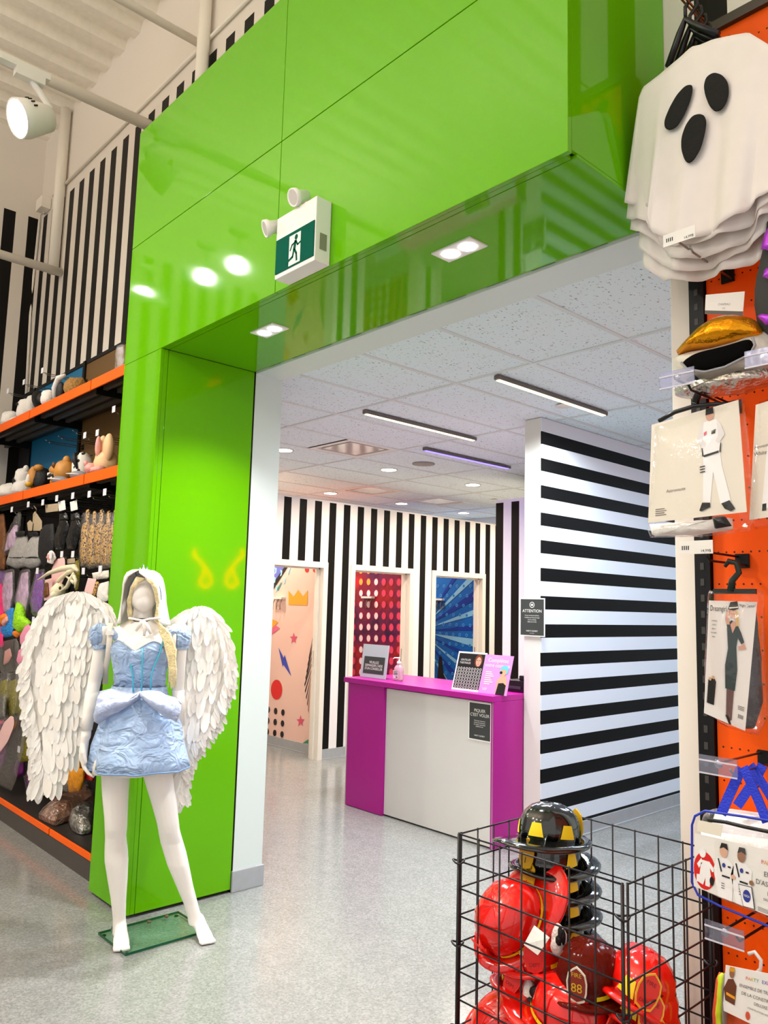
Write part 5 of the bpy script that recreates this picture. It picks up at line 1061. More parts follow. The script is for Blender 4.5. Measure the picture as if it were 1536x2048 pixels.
MB().obox(mq(219.5, 1266, .08), UH*.018, V((0, 0, .009)), NH*.004).build('buckle', WHITE, wg)
# ================================================================== orange pegboard bay on the right
pg_ = thing('pegboard_bay', 'orange pegboard display bay with a slotted black upright on the right', 'pegboard', (-.3, 2.45, 0))
MB().box((-1.128, 2.455, .05), (1.2, 2.475, 3.575)).build('peg_panel', mat('orange_pegboard', '#ff5c00', .5, spec=.25, vary=.06, vscale=3), pg_)
MB().box((-1.182, 2.44, 0), (-1.132, 2.486, 3.575)).build('upright', BLACKM, pg_)
MB().box((-1.135, 2.435, 3.575), (1.2, 2.486, 3.61)).build('top_rail', mat('dark_rail', '#3a3028', .4), pg_)
b = MB(); z = .12
while z < 3.5: b.box((-1.163, 2.4385, z), (-1.151, 2.4402, z+.022)); z += .0508
b.build('slot', mat('slot_pale', '#3a3835', .5), pg_, kind='stuff')
b = MB(); fr = front_frame(0, 2.455, 0)
for r in range(34):
    for k in range(60): b.disc((-1.11+.0254*k, .2+.1*r), .0032, .0032, fr, .0004, 8)
b.build('perforation', mat('hole_dark', '#4a1602', .8), pg_, kind='stuff')

class Card:
    """a sheet given by its corners: bottom left, bottom right, top right, top left"""
    def __init__(s, bl, br, tr, tl): s.c = [V(p) for p in (bl, br, tr, tl)]; s.n = (s.c[1]-s.c[0]).cross(s.c[3]-s.c[0]).normalized()
    def p(s, u, v, off=0): a = s.c[0].lerp(s.c[1], u); b_ = s.c[3].lerp(s.c[2], u); return a.lerp(b_, v)+s.n*off
    def poly(s, b_, P, off, mi=0): b_.add([s.p(u, v, off) for u, v in P], [tuple(range(len(P)))], mi, False)
    def disc(s, b_, c, rx, ry, off, mi=0, n=18): s.poly(b_, [(c[0]+rx*cos(2*pi*k/n), c[1]+ry*sin(2*pi*k/n)) for k in range(n)], off, mi)
    def text(s, b_, t, c, h, off, mi=0, wmax=None):
        W = (s.c[1]-s.c[0]).length; H = (s.c[3]-s.c[0]).length; vs2, fs = text_geo(t); ww = (max(p[0] for p in vs2)-min(p[0] for p in vs2))*h*H/W; k = min(1, wmax/ww) if wmax else 1
        b_.add([s.p(c[0]+x*h*k*H/W, c[1]+y*h, off) for x, y in vs2], fs, mi, False)
    def sheet(s, th=.0015, nu=1):
        b_ = MB(); b_.sm = False; P = s.c+[q+s.n*th for q in s.c]; b_.add(P, [(3,2,1,0),(4,5,6,7),(0,1,5,4),(1,2,6,5),(2,3,7,6),(3,0,4,7)]); return b_
    @staticmethod
    def px(bl, br, tr, tl): return Card(*[at(q[0], q[1], Y=q[2]) for q in (bl, br, tr, tl)])
def peg2(x, z, label, y0=2.15, tag=None, color=STEEL):
    t = thing('display_hook', label, 'hook', (x, y0, z-.03)); b_ = MB()
    b_.tube([(x-.012, 2.452, z), (x-.012, y0+.02, z), (x-.008, y0, z+.012)], .0035, 8); b_.tube([(x+.014, 2.452, z-.028), (x+.014, y0+.05, z-.028), (x+.014, y0+.035, z-.014)], .0035, 8); b_.build('wire', color, t)
    MB().box((x-.02, 2.447, z-.036), (x+.022, 2.4545, z+.008)).build('back_plate', BLACKM, t)
    if tag == 'paper':
        MB().box((x-.05, y0-.006, z-.012), (x+.05, y0-.004, z+.026)).build('price_tag', PAPER, t); f_ = front_frame(x, y0-.006, z)
        bb = MB(); [bb.poly([(-.04+.006*k, 0), (-.037+.006*k, 0), (-.037+.006*k, .012), (-.04+.006*k, .012)], f_, .0006) for k in range(4)]; bb.text('14,99$', (.03, -.004), .011, f_, .0006); bb.build('tag_print', BLACKP, t)
    elif tag == 'clear':
        MB().box((x-.052, y0-.008, z-.028), (x+.052, y0-.004, z+.022)).build('label_holder', film('holder_film', '#e8e8f6', .25, .1, .1, 10), t)
        MB().box((x-.052, y0-.0095, z+.006), (x+.052, y0-.008, z+.010)).box((x-.052, y0-.0095, z-.028), (x+.052, y0-.008, z-.024)).build('holder_ridge', mat('holder_edge', '#d9d6e2', .2), t)
        MB().ell((x, y0-.004, z+.002), (.011, .004, .011)).build('clip', CHROME, t)
    return t
HX = -1.045
peg2(HX, 3.53, 'double wire hook carrying the white ghost shirts', 2.02, None, STEEL)
peg2(HX-.01, 2.715, 'double wire hook with paper tag below the ghost shirts', 2.13, 'paper')
peg2(HX, 2.275, 'wire hook with clear label holder above the astronaut bag', 2.08, 'clear', BLACKM)
peg2(-1.035, 1.785, 'black wire hook with paper price tag above the flight costume', 2.15, 'paper', BLACKM)
peg2(-.985, 1.20, 'wire hook with clear label holder above the blue handled kit', 2.15, 'clear')
peg2(-.975, .775, 'wire hook with clear label holder above the construction costume', 2.14, 'clear', BLACKM)

# ---- white ghost shirts
GF = mat('ghost_cloth', '#f1e8e2', .75, sheen=.2, vary=.02); 
def poly_at(T, s_):
    L = [0]; 
    for a, c in zip(T, T[1:]): L.append(L[-1]+math.hypot(c[0]-a[0], c[1]-a[1]))
    t_ = s_*L[-1]
    for i in range(len(T)-1):
        if t_ <= L[i+1]+1e-9: k = (t_-L[i])/max(1e-9, L[i+1]-L[i]); return (T[i][0]+(T[i+1][0]-T[i][0])*k, T[i][1]+(T[i+1][1]-T[i][1])*k)
    return T[-1]
TOP = [(1275, 192), (1284, 173), (1318, 150), (1362, 116), (1385, 96), (1404, 92), (1428, 82), (1470, 73), (1500, 68), (1540, 92), (1590, 150), (1620, 230)]
BOT0 = [(1242, 400), (1270, 404), (1300, 414), (1306, 466), (1345, 481), (1400, 472), (1450, 452), (1492, 428), (1512, 396), (1560, 372), (1600, 340), (1640, 330)]
BOT1 = [(1252, 480), (1275, 495), (1300, 515), (1312, 512), (1350, 520), (1400, 508), (1450, 490), (1490, 470), (1520, 440), (1560, 420), (1600, 400), (1640, 380)]
SHL = ('front white ghost shirt with a black oval face', 'white ghost shirt second in the hanging row, hem just showing', 'white ghost shirt third in the hanging row, hem just showing', 'white ghost shirt fourth in the hanging row, hem just showing', 'white ghost shirt last in the row against the orange board')
for i in range(5):
    Yg = 2.165+.03*i; t = thing('ghost_shirt', SHL[i], 'costume', at(1400, 480, Y=Yg), 'white ghost shirts')
    def surf(u, v, i=i, Yg=Yg):
        a = poly_at(TOP, u); c = poly_at(BOT0, u)
        if i: c1 = poly_at(BOT1, u); f_ = i/4; c = (c[0]+(c1[0]-c[0])*f_, c[1]+(c1[1]-c[1])*f_+5*sin(u*9+i*2))
        wv = (.012*sin(u*31+i)+.014*sin(u*17+2*i+1)+.004*sin(u*70))*v**1.4
        p = at(a[0]+(c[0]-a[0])*v, a[1]+(c[1]-a[1])*v, Y=2.175 if i == 0 else 2.2)
        # keep true place along its own depth: move along Y only
        return V((p.x, Yg+wv+.09*abs(u-.45)**2*(1 if u < .45 else .6), p.z-(.012*i if v > .5 else .02*i)))
    b = MB(); b.grid(surf, 60, 28); o = b.build('cloth', GF, t); solid(o, -.003)
    q = V((HX, Yg+.012, 3.475-.012*i)); b = MB()
    b.tube([q+V((0, 0, .075)), q+V((.022, 0, .068)), q+V((.026, 0, .045)), q+V((0, 0, .02)), q+V((0, 0, -.02))], .006, 8); b.tube([q+V((-.06, 0, -.15)), q+V((-.02, 0, -.06)), q+V((0, 0, -.02)), q+V((.03, 0, -.06)), q+V((.10, 0, -.13))], .011, 8); b.build('hanger', BLKPL, t)
    if i == 0:
        for L in ([(1384, 168), (1370, 169), (1352, 188), (1337, 215), (1327, 240), (1328, 255), (1338, 260), (1352, 254), (1366, 232), (1378, 205), (1384, 183)], [(1426, 143), (1411, 152), (1406, 170), (1409, 190), (1418, 212), (1429, 223), (1441, 220), (1452, 205), (1457, 185), (1455, 163), (1443, 148)], [(1398, 226), (1383, 230), (1369, 250), (1361, 275), (1361, 298), (1368, 320), (1377, 327), (1388, 318), (1401, 295), (1409, 265), (1412, 243), (1408, 230)]):
            MB().puff(px_poly(L, 2.15), 2.154, .008, n=44, sm=2).build('face_patch', mat('black_felt', '#1c1a18', .9, bump=.3, bscale=300), t)
# ---- gold visor astronaut hat
t = thing('astronaut_hat', 'gold visor astronaut hat with silver band hanging under a header card', 'hat', at(1430, 790, Y=2.26))
Q = lambda L, Y: px_poly(L, Y)
MB().puff(Q([(1343, 712), (1360, 690), (1395, 655), (1430, 632), (1470, 626), (1505, 634), (1525, 665), (1480, 682), (1430, 695), (1380, 700)], 2.2), 2.22, .14, n=48, sm=2).build('visor', mat('gold_foil', '#e89a0c', .18, metal=.75, bump=.5, bscale=25), t)
MB().puff(Q([(1342, 716), (1370, 706), (1430, 696), (1500, 676), (1540, 660), (1556, 700), (1530, 742), (1470, 752), (1400, 768), (1358, 768), (1342, 745)], 2.24), 2.255, .16, n=40).build('shell', mat('silver_cloth', '#d4ccc0', .45, metal=.2, bump=.2), t)
MB().puff(Q([(1362, 725), (1390, 706), (1450, 692), (1500, 676), (1508, 690), (1500, 708), (1450, 732), (1410, 742), (1375, 738)], 2.18), 2.18, .02, n=44, sm=2).build('opening', mat('face_hole', '#050505', .9, spec=.1), t)
MB().tube([at(x, y, Y=2.17) for x, y in ((1362, 725), (1375, 739), (1410, 744), (1450, 734), (1500, 709), (1510, 690), (1505, 676))], .004, 6).build('piping', mat('grey_piping', '#9a9aa0', .4), t)
MB().puff(Q([(1345, 772), (1400, 770), (1470, 754), (1540, 735), (1545, 755), (1480, 780), (1400, 792), (1350, 794)], 2.22), 2.235, .16, n=40, jit=.008).build('band', mat('silver_foil', '#cfc9c2', .2, metal=.9, bump=1, bscale=35), t)
cd = Card.px((1410, 628, 2.3), (1486, 632, 2.3), (1490, 583, 2.3), (1412, 590, 2.3)); cd.sheet(.002).build('header_card', PAPER, t)
b = MB(); cd.text(b, 'CHAPEAU', (.5, .48), .14, .0025); cd.text(b, 'HAT', (.5, .3), .08, .0025); b.build('lettering', mat('print_grey', '#8a8684', .5), t)
b = MB(); cd.poly(b, [(0, 0), (1, 0), (1, .18), (0, .18)], .0024); b.build('card_band', mat('print_taupe', '#5c5450', .5), t)
# ---- adult astronaut costume in a clear bag
t = thing('astronaut_costume', 'clear bag with white astronaut costume card on a black hanger', 'costume', at(1390, 1070, Y=2.18))
cd = Card.px((1297, 1046, 2.185), (1494, 1024, 2.185), (1477, 800, 2.185), (1304, 850, 2.185)); CREAMC = mat('cream_card', '#efe6d6', .45)
cd.sheet(.002).build('card', CREAMC, t)
b = MB(); o_ = .0035
cd.poly(b, [(.60, .58), (.78, .60), (.79, .45), (.86, .12), (.76, .10), (.70, .40), (.66, .12), (.585, .14), (.60, .45)], o_, 0)   # trousers
cd.poly(b, [(.57, .83), (.62, .88), (.76, .88), (.80, .82), (.78, .55), (.60, .56)], o_+.0005, 0)
cd.poly(b, [(.57, .83), (.62, .88), (.60, .72), (.64, .68), (.62, .64), (.54, .70)], o_+.001, 4); cd.poly(b, [(.80, .83), (.76, .88), (.77, .72), (.74, .68), (.77, .65), (.84, .72)], o_+.001, 4)
cd.disc(b, (.69, .93), .045, .055, o_+.001, 1); cd.poly(b, [(.645, .94), (.735, .94), (.73, 1.0), (.65, 1.0)], o_+.002, 2)
for P in ([(.58, .13), (.66, .12), (.66, .08), (.57, .05), (.55, .06)], [(.77, .10), (.85, .12), (.9, .04), (.86, .02), (.8, .05)], [(.61, .57), (.77, .585), (.77, .565), (.61, .55)], [(.59, .64), (.60, .64), (.61, .56), (.595, .56)], [(.79, .65), (.80, .65), (.79, .57), (.775, .57)]): cd.poly(b, P, o_+.002, 2)
for v_ in (.46, .435, .41): cd.poly(b, [(.565, v_), (.62, v_+.002), (.62, v_+.012), (.565, v_+.01)], o_+.002, 2)
cd.poly(b, [(.62, .78), (.65, .79), (.65, .76), (.62, .75)], o_+.002, 3); cd.poly(b, [(.7, .78), (.75, .79), (.74, .75), (.7, .75)], o_+.002, 2)
b.build('figure_print', [mat('suit_white', '#fbf9f8', .5), mat('skin_print', '#d9a58c', .5), BLACKP, C['rose'], mat('suit_shade', '#e9e4e4', .5)], t)
b = MB(); cd.text(b, 'Astronaute', (.30, .29), .045, o_); [cd.poly(b, [(.08, .12-.02*k), (.08+.1+.02*(k % 2), .12-.02*k), (.08+.1+.02*(k % 2), .128-.02*k), (.08, .128-.02*k)], o_) for k in range(4)]; b.build('lettering', mat('print_brown', '#7a6e66', .5), t)
MB().puff(Q([(1294, 1048), (1400, 1040), (1460, 1036), (1462, 1058), (1400, 1068), (1300, 1072)], 2.2), 2.215, .07, n=36, jit=.006).build('folded_suit', mat('suit_cloth', '#e6e2dc', .7, bump=.3), t); MB().puff(Q([(1425, 1034), (1450, 1032), (1464, 1052), (1430, 1058)], 2.17), 2.17, .03).build('boot_cover', BLKPL, t)
MB().puff(Q([(1302, 846), (1390, 818), (1480, 792), (1492, 900), (1500, 1040), (1494, 1060), (1400, 1072), (1288, 1074), (1286, 1050), (1298, 940)], 2.17), 2.195, .11, n=44).build('bag', film('bag_film', '#ffffff', .035, .08, .35, 22), t)
h0 = at(1390, 806, Y=2.2)
MB().tube([at(1318, 842, Y=2.2), at(1350, 824, Y=2.2), at(1390, 812, Y=2.2), at(1430, 808, Y=2.2), at(1460, 809, Y=2.2)], .007, 8).tube([h0, h0+V((.012, 0, .03)), h0+V((.016, 0, .055)), h0+V((-.004, 0, .078)), h0+V((-.026, 0, .066)), h0+V((-.03, 0, .045))], [.012, .011, .010, .010, .009, .006], 8).build('hanger', BLKPL, t)
t = thing('astronaut_costume', 'clear costume bag cut by the right picture edge beside the astronaut', 'costume', at(1545, 1055, Y=2.2))
cd = Card.px((1499, 1040, 2.22), (1640, 1020, 2.22), (1640, 770, 2.22), (1512, 810, 2.22)); cd.sheet(.002).build('card', CREAMC, t)
b = MB(); cd.text(b, 'Astronaute', (.13, .62), .04, .003, wmax=.22); cd.text(b, 'White', (.12, .56), .05, .003, wmax=.2); b.build('lettering', mat('print_brown', '#7a6e66', .5), t)
b = MB(); cd.poly(b, [(.18, .08), (.28, .08), (.32, .5), (.3, .7), (.22, .6)], .003, 0); cd.poly(b, [(.19, .06), (.25, .06), (.25, .12), (.19, .12)], .0036, 1); b.build('figure_print', [mat('suit_white', '#fbf9f8', .5), BLACKP], t)
MB().puff(Q([(1510, 800), (1645, 760), (1650, 1040), (1500, 1058), (1494, 1046)], 2.2), 2.225, .08, n=36).build('bag', MATS['bag_film'], t)
# ---- flight costume
t = thing('flight_costume', 'clear bag with a printed card of a woman in a dark flight dress', 'costume', at(1460, 1470, Y=2.25))
cd = Card.px((1408, 1426, 2.19), (1490, 1462, 2.25), (1514, 1204, 2.30), (1418, 1201, 2.22)); cd.sheet(.002).build('card', PAPER, t)
b = MB(); o_ = .004
cd.poly(b, [(.40, .80), (.50, .84), (.62, .80), (.66, .72), (.64, .62), (.70, .44), (.68, .27), (.46, .27), (.42, .46), (.46, .60)], o_, 1)      # dress
cd.poly(b, [(.49, .27), (.57, .27), (.59, .02), (.52, .06)], o_, 2); cd.poly(b, [(.57, .27), (.66, .27), (.66, .04), (.60, .02)], o_, 2)
cd.poly(b, [(.50, .06), (.58, .06), (.66, -.0), (.6, -.0)], o_+.001, 3); cd.poly(b, [(.40, .80), (.36, .84), (.38, .92), (.44, .94), (.43, .88), (.46, .80)], o_+.0005, 0)
cd.poly(b, [(.62, .80), (.74, .70), (.86, .62), (.70, .60), (.68, .63), (.78, .65), (.66, .70)], o_+.0005, 0); cd.poly(b, [(.62, .81), (.72, .74), (.80, .67), (.74, .65), (.62, .72)], o_+.001, 1)
cd.disc(b, (.51, .90), .075, .045, o_+.001, 0); cd.poly(b, [(.56, .94), (.62, .90), (.66, .80), (.60, .79), (.57, .86)], o_+.0015, 4); cd.poly(b, [(.47, .80), (.54, .84), (.60, .80), (.53, .73)], o_+.0015, 0)
cd.poly(b, [(.40, .93), (.44, .99), (.58, 1.0), (.62, .94), (.52, .92)], o_+.002, 3); cd.poly(b, [(.42, .935), (.60, .945), (.60, .952), (.42, .945)], o_+.0025, 5)
cd.poly(b, [(.05, .10), (.22, .10), (.24, .30), (.19, .33), (.06, .30)], o_, 3); cd.disc(b, (.10, .31), .03, .015, o_+.001, 0); cd.disc(b, (.17, .33), .03, .015, o_+.001, 4)
for k in range(4):
    for j in range(4):
        if (k*3+j*5) % 4: cd.poly(b, [(.76+.025*k, .20+.012*j), (.782+.025*k, .20+.012*j), (.782+.025*k, .211+.012*j), (.76+.025*k, .211+.012*j)], o_, 3) if False else None
for k in range(6): cd.poly(b, [(.80+.022*k, .075), (.81+.022*k, .075), (.81+.022*k, .105), (.80+.022*k, .105)], o_, 3)
b.build('figure_print', [mat('skin_print', '#d9a58c', .5), mat('dress_print', '#2a3a38', .5), mat('stocking', '#6a4a44', .5), BLACKP, mat('blonde_print', '#dcb878', .5), PAPER], t)
b = MB(); cd.text(b, 'Dreamgirl', (.2, .93), .07, o_, wmax=.34); cd.text(b, '"Flight Captain"', (.80, .965), .03, o_, wmax=.34)
for k, s_ in enumerate(('DRESS', 'HAT', 'BELT', 'SCARF', 'PIN')): cd.text(b, s_, (.13, .82-.035*k), .016, o_)
for k in range(3): cd.poly(b, [(.78, .165-.012*k), (.93, .165-.012*k), (.93, .169-.012*k), (.78, .169-.012*k)], o_)
b.build('lettering', BLACKP, t)
MB().puff([( (q := at(x, y, Y=2.36)).x, q.z) for x, y in ((1430, 1215), (1508, 1200), (1520, 1330), (1522, 1410), (1505, 1462), (1440, 1445))], 2.37, .05, n=36, jit=.008).build('folded_dress', mat('charcoal_cloth', '#3c3a40', .7, bump=.4), t)
MB().puff([( (q := at(x, y, Y=2.23)).x, q.z) for x, y in ((1411, 1180), (1518, 1176), (1522, 1300), (1528, 1440), (1508, 1474), (1440, 1455), (1406, 1425), (1404, 1330))], 2.255, .12, n=40).build('bag', MATS['bag_film'], t)
q = at(1462, 1175, Y=2.25); MB().tube([q+V((0, 0, -.01)), q+V((.004, 0, .02)), q+V((.024, 0, .042)), q+V((.018, 0, .07)), q+V((-.004, 0, .076)), q+V((-.016, 0, .06))], [.012, .010, .009, .009, .008, .005], 8).box((q.x-.05, 2.245, q.z-.018), (q.x+.07, 2.255, q.z-.004)).build('hanger', mat('dark_green_plastic', '#16231c', .35), t)
# ---- deluxe astronaut kit with blue handles
t = thing('astronaut_kit', 'clear kit bag edged in blue with two children in astronaut suits on the card', 'costume', at(1460, 1850, Y=2.16))
KP = [(1384, 1650), (1390, 1632), (1410, 1622), (1480, 1632), (1560, 1645), (1620, 1655), (1640, 1700), (1636, 1850), (1610, 1880), (1536, 1852), (1440, 1812), (1396, 1790), (1384, 1765)]
cd = Card.px((1388, 1772, 2.165), (1625, 1866, 2.165), (1628, 1722, 2.165), (1390, 1666, 2.165)); cd.sheet(.002).build('card', PAPER, t)
b = MB(); o_ = .004
cd.disc(b, (.10, .36), .10, .34, o_-.0008, 0, 24)
cd.poly(b, [(.07, .55), (.14, .55), (.16, .30), (.15, .10), (.11, .10), (.11, .25), (.09, .10), (.05, .12), (.06, .35)], o_, 1); cd.poly(b, [(.03, .45), (.07, .58), (.08, .5), (.05, .38)], o_, 1); cd.poly(b, [(.14, .56), (.2, .42), (.17, .38), (.13, .5)], o_, 1); cd.disc(b, (.08, .68), .03, .09, o_+.0006, 1); cd.poly(b, [(.03, .12), (.08, .14), (.08, .28), (.03, .26)], o_+.0006, 1); cd.disc(b, (.17, .22), .02, .08, o_+.0008, 3)
for dx, sk, hair in ((.0, 2, 3), (.155, 4, 5)):
    cd.poly(b, [(.21+dx, .68), (.30+dx, .70), (.36+dx, .60), (.35+dx, .0), (.23+dx, .0), (.18+dx, .45)], o_, 1); cd.disc(b, (.27+dx, .80), .035, .10, o_+.001, sk); cd.poly(b, [(.235+dx, .84), (.25+dx, .95), (.30+dx, .95), (.31+dx, .84), (.27+dx, .88)], o_+.0016, hair)
    cd.poly(b, [(.22+dx, .66), (.23+dx, .67), (.26+dx, .46), (.25+dx, .44)], o_+.0016, 3); cd.poly(b, [(.26+dx, .37), (.33+dx, .37), (.33+dx, .40), (.26+dx, .40)], o_+.0016, 3); cd.disc(b, (.275+dx, .57), .015, .04, o_+.0016, 6); cd.poly(b, [(.31+dx, .55), (.335+dx, .55), (.335+dx, .58), (.31+dx, .58)], o_+.0016, 5)
    for k in range(3): cd.poly(b, [(.255+dx, .25-.04*k), (.285+dx, .25-.04*k), (.285+dx, .26-.04*k), (.255+dx, .26-.04*k)], o_+.0016, 3)
    cd.disc(b, (.36+dx, .42), .02, .04, o_+.0016, sk)
cd.poly(b, [(.405, .34), (.52, .36), (.55, .02), (.45, .0)], o_+.002, 3); cd.poly(b, [(.41, .33), (.515, .35), (.543, .03), (.453, .01)], o_+.0024, 1); cd.disc(b, (.48, .19), .033, .10, o_+.003, 6)
b.build('figure_print', [C['red'], mat('suit_white', '#fbf9f8', .5), mat('skin_fair', '#e3b498', .5), BLACKP, mat('skin_brown', '#9a6a4a', .5), mat('hair_dark', '#2a1c16', .5), mat('badge_blue', '#2a3a9a', .5)], t)
b = MB(); cd.text(b, 'NASA', (.48, .19), .06, .0075, wmax=.05); b.build('badge_lettering', PAPER, t)
for k, (ch, cc) in enumerate(zip('PARTY EXPERT', ('#d8322a', '#e88a1a', '#e0b81a', '#5aa82a', '#2aa0a8', '#000000', '#2a5ac0', '#6a3ab0', '#b83a9a', '#d8322a', '#e88a1a', '#5aa82a'))):
    if ch != ' ': b = MB(); cd.text(b, ch, (.60+.026*k, .80), .09, o_); b.build('lettering', mat('ink_'+cc[1:], cc, .5), t)
b = MB(); cd.text(b, 'ENSEMBLE', (.73, .62), .11, o_, wmax=.26); cd.text(b, 'D\'ASTRONAUTE', (.73, .47), .11, o_, wmax=.36); cd.text(b, 'DELUXE', (.73, .33), .10, o_, wmax=.2); cd.text(b, 'DELUXE ASTRONAUT', (.73, .23), .05, o_); cd.text(b, 'DRESS UP SET', (.73, .17), .05, o_)
for k in range(4): cd.poly(b, [(.57, .05-.018*k+.03), (.66, .05-.018*k+.03), (.66, .056-.018*k+.03), (.57, .056-.018*k+.03)], o_)
b.build('lettering', mat('print_charcoal', '#5a5558', .5), t)
cd2 = Card.px((1394, 1662, 2.158), (1442, 1673, 2.158), (1446, 1650, 2.158), (1396, 1640, 2.158)); cd2.sheet(.001).build('price_sticker', mat('ivory_label', '#f1ead8', .5), t)
MB().tube([at(x, y, Y=2.16) for x, y in ((1416, 1640), (1450, 1644), (1490, 1654), (1540, 1664), (1600, 1676))], .005, 6).build('zip', BLACKP, t)
MB().tube([at(x, y, Y=2.165) for x, y in KP], .0034, 8, closed=True).build('edging', mat('blue_binding', '#1f35b0', .5), t)
MB().puff(Q(KP, 2.17), 2.225, .16, n=48).build('bag', MATS['bag_film'], t); MB().puff(Q([(1400, 1660), (1610, 1690), (1620, 1850), (1500, 1820), (1400, 1780)], 2.25), 2.255, .09, n=30, jit=.006).build('contents', mat('suit_cloth', '#e6e2dc', .7, bump=.3), t)
BLW = mat('blue_webbing', '#1d34c8', .6, bump=.3, bscale=200)
def web(L, wd, Y, parent, n_=V((0, -1, 0))):
    P = [at(x, y, Y=Y+dy) for x, y, dy in L]; R = []
    for i, p in enumerate(P):
        d = (P[min(i+1, len(P)-1)]-P[max(i-1, 0)]).normalized(); s_ = d.cross(n_).normalized()*wd/2; R.append([p-s_, p+s_, p+s_+V((0, .003, 0)), p-s_+V((0, .003, 0))])
    MB().rings(R, sm=False).build('handle', BLW, parent)
web([(1442, 1628, 0), (1456, 1595, .01), (1472, 1560, .02), (1482, 1536, .03)], .026, 2.17, t); web([(1486, 1534, .03), (1498, 1560, .02), (1516, 1600, .01), (1534, 1645, 0)], .026, 2.165, t)
t2 = thing('astronaut_kit', 'second blue handled kit bag hanging behind the front one', 'costume', at(1500, 1840, Y=2.36)); MB().puff([(a+.03, c+.005) for a, c in Q(KP, 2.3)], 2.365, .1, n=40).build('bag', mat('kit_back', '#d7d5d8', .35), t2)
web([(1474, 1612, 0), (1494, 1582, .01), (1512, 1556, .02), (1525, 1530, .03)], .026, 2.33, t2); web([(1500, 1530, .03), (1520, 1560, .02), (1545, 1600, .01), (1560, 1640, 0)], .026, 2.32, t2)
# ---- construction costume
t = thing('construction_costume', 'construction worker costume card with hi-vis vest on a white hanger', 'costume', at(1480, 2080, Y=2.2))
cd = Card.px((1446, 2020, 2.18), (1600, 2095, 2.18), (1604, 1960, 2.18), (1452, 1930, 2.18)); cd.sheet(.002).build('card', PAPER, t)
b = MB(); cd.poly(b, [(.03, .25), (.16, .22), (.17, .62), (.12, .75), (.05, .72), (.0, .5)], .004, 0); cd.poly(b, [(.04, .38), (.16, .34), (.16, .40), (.04, .44)], .005, 1); cd.disc(b, (.10, .86), .035, .10, .005, 2); cd.poly(b, [(.06, .90), (.14, .90), (.13, 1.0), (.07, 1.0)], .0056, 3)
b.build('figure_print', [mat('vest_print', '#6a3a20', .5), C['gold'], mat('skin_brown', '#9a6a4a', .5), mat('hat_gold', '#e0a020', .5)], t)
b = MB(); cd.text(b, 'ENSEMBLE DE TRAVAILLEUR', (.52, .66), .085, .004, wmax=.62); cd.text(b, 'DE LA CONSTRUCTION', (.52, .52), .085, .004, wmax=.56); cd.text(b, 'DELUXE', (.5, .40), .08, .004, wmax=.2); cd.text(b, 'CONSTRUCTION WORKER', (.5, .28), .045, .004, wmax=.4); b.build('lettering', mat('print_charcoal', '#5a5558', .5), t)
for k, (ch, cc) in enumerate(zip('PARTY EXPERT', ('#d8322a', '#e88a1a', '#e0b81a', '#5aa82a', '#2aa0a8', '#000000', '#2a5ac0', '#6a3ab0', '#b83a9a', '#d8322a', '#e88a1a', '#5aa82a'))):
    if ch != ' ': b = MB(); cd.text(b, ch, (.30+.036*k, .83), .09, .004); b.build('lettering', mat('ink_'+cc[1:], cc, .5), t)
b = MB(); cd.disc(b, (.34, .13), .03, .08, .004); b.build('seal', mat('seal_red', '#d8563a', .5), t)
for n_, c_, L, Y in (('vest', '#e2582a', [(1432, 1958), (1440, 1940), (1490, 1970), (1560, 2040), (1590, 2110), (1430, 2110), (1424, 2030)], 2.24), ('hi_vis_band', '#c8e02a', [(1437, 1950), (1448, 1942), (1452, 1980), (1446, 2030), (1456, 2100), (1436, 2100), (1432, 2020)], 2.2), ('reflective_band', '#8f867c', [(1449, 1945), (1455, 1950), (1450, 2000), (1452, 2060), (1446, 2060), (1445, 2000)], 2.19)):
    MB().puff(Q(L, Y), Y, .05 if n_ == 'vest' else .03, n=30, jit=.004).build(n_, mat('c_'+n_, c_, .6, vary=.1), t)
q = at(1512, 1945, Y=2.2); MB().tube([q+V((.012, 0, -.09)), q+V((.0, 0, -.04)), q+V((-.006, 0, -.01)), q+V((.012, 0, .012)), q+V((.014, 0, .035)), q+V((-.002, 0, .05)), q+V((-.018, 0, .04))], .005, 8).build('hanger', WHITE, t)
# ---- dark bat-like costume at the right edge
t = thing('bat_costume', 'charcoal and shiny purple scalloped costume at the right picture edge', 'costume', at(1530, 650, Y=2.2))
MB().puff(Q([(1532, 440), (1560, 430), (1640, 470), (1640, 690), (1560, 680), (1528, 690), (1512, 650), (1506, 610), (1508, 560), (1522, 500)], 2.24), 2.25, .08, n=44, jit=.004).build('cape', mat('charcoal_felt', '#3b3a39', .8), t)
for L in ([(1520, 498), (1526, 470), (1536, 450), (1570, 470), (1570, 520), (1530, 498)], [(1524, 552), (1528, 536), (1560, 530), (1570, 556), (1540, 560)], [(1513, 632), (1520, 626), (1540, 628), (1560, 640), (1530, 650)]): MB().puff(Q(L, 2.2), 2.205, .02, n=20).build('panel', mat('purple_foil', '#b23fd8', .25, metal=.4), t)
peg2(at(1530, 712, Y=2.16).x, at(1530, 712, Y=2.16).z, 'wire hook with clear label holder at the right edge beside the gold hat', 2.16, 'clear')

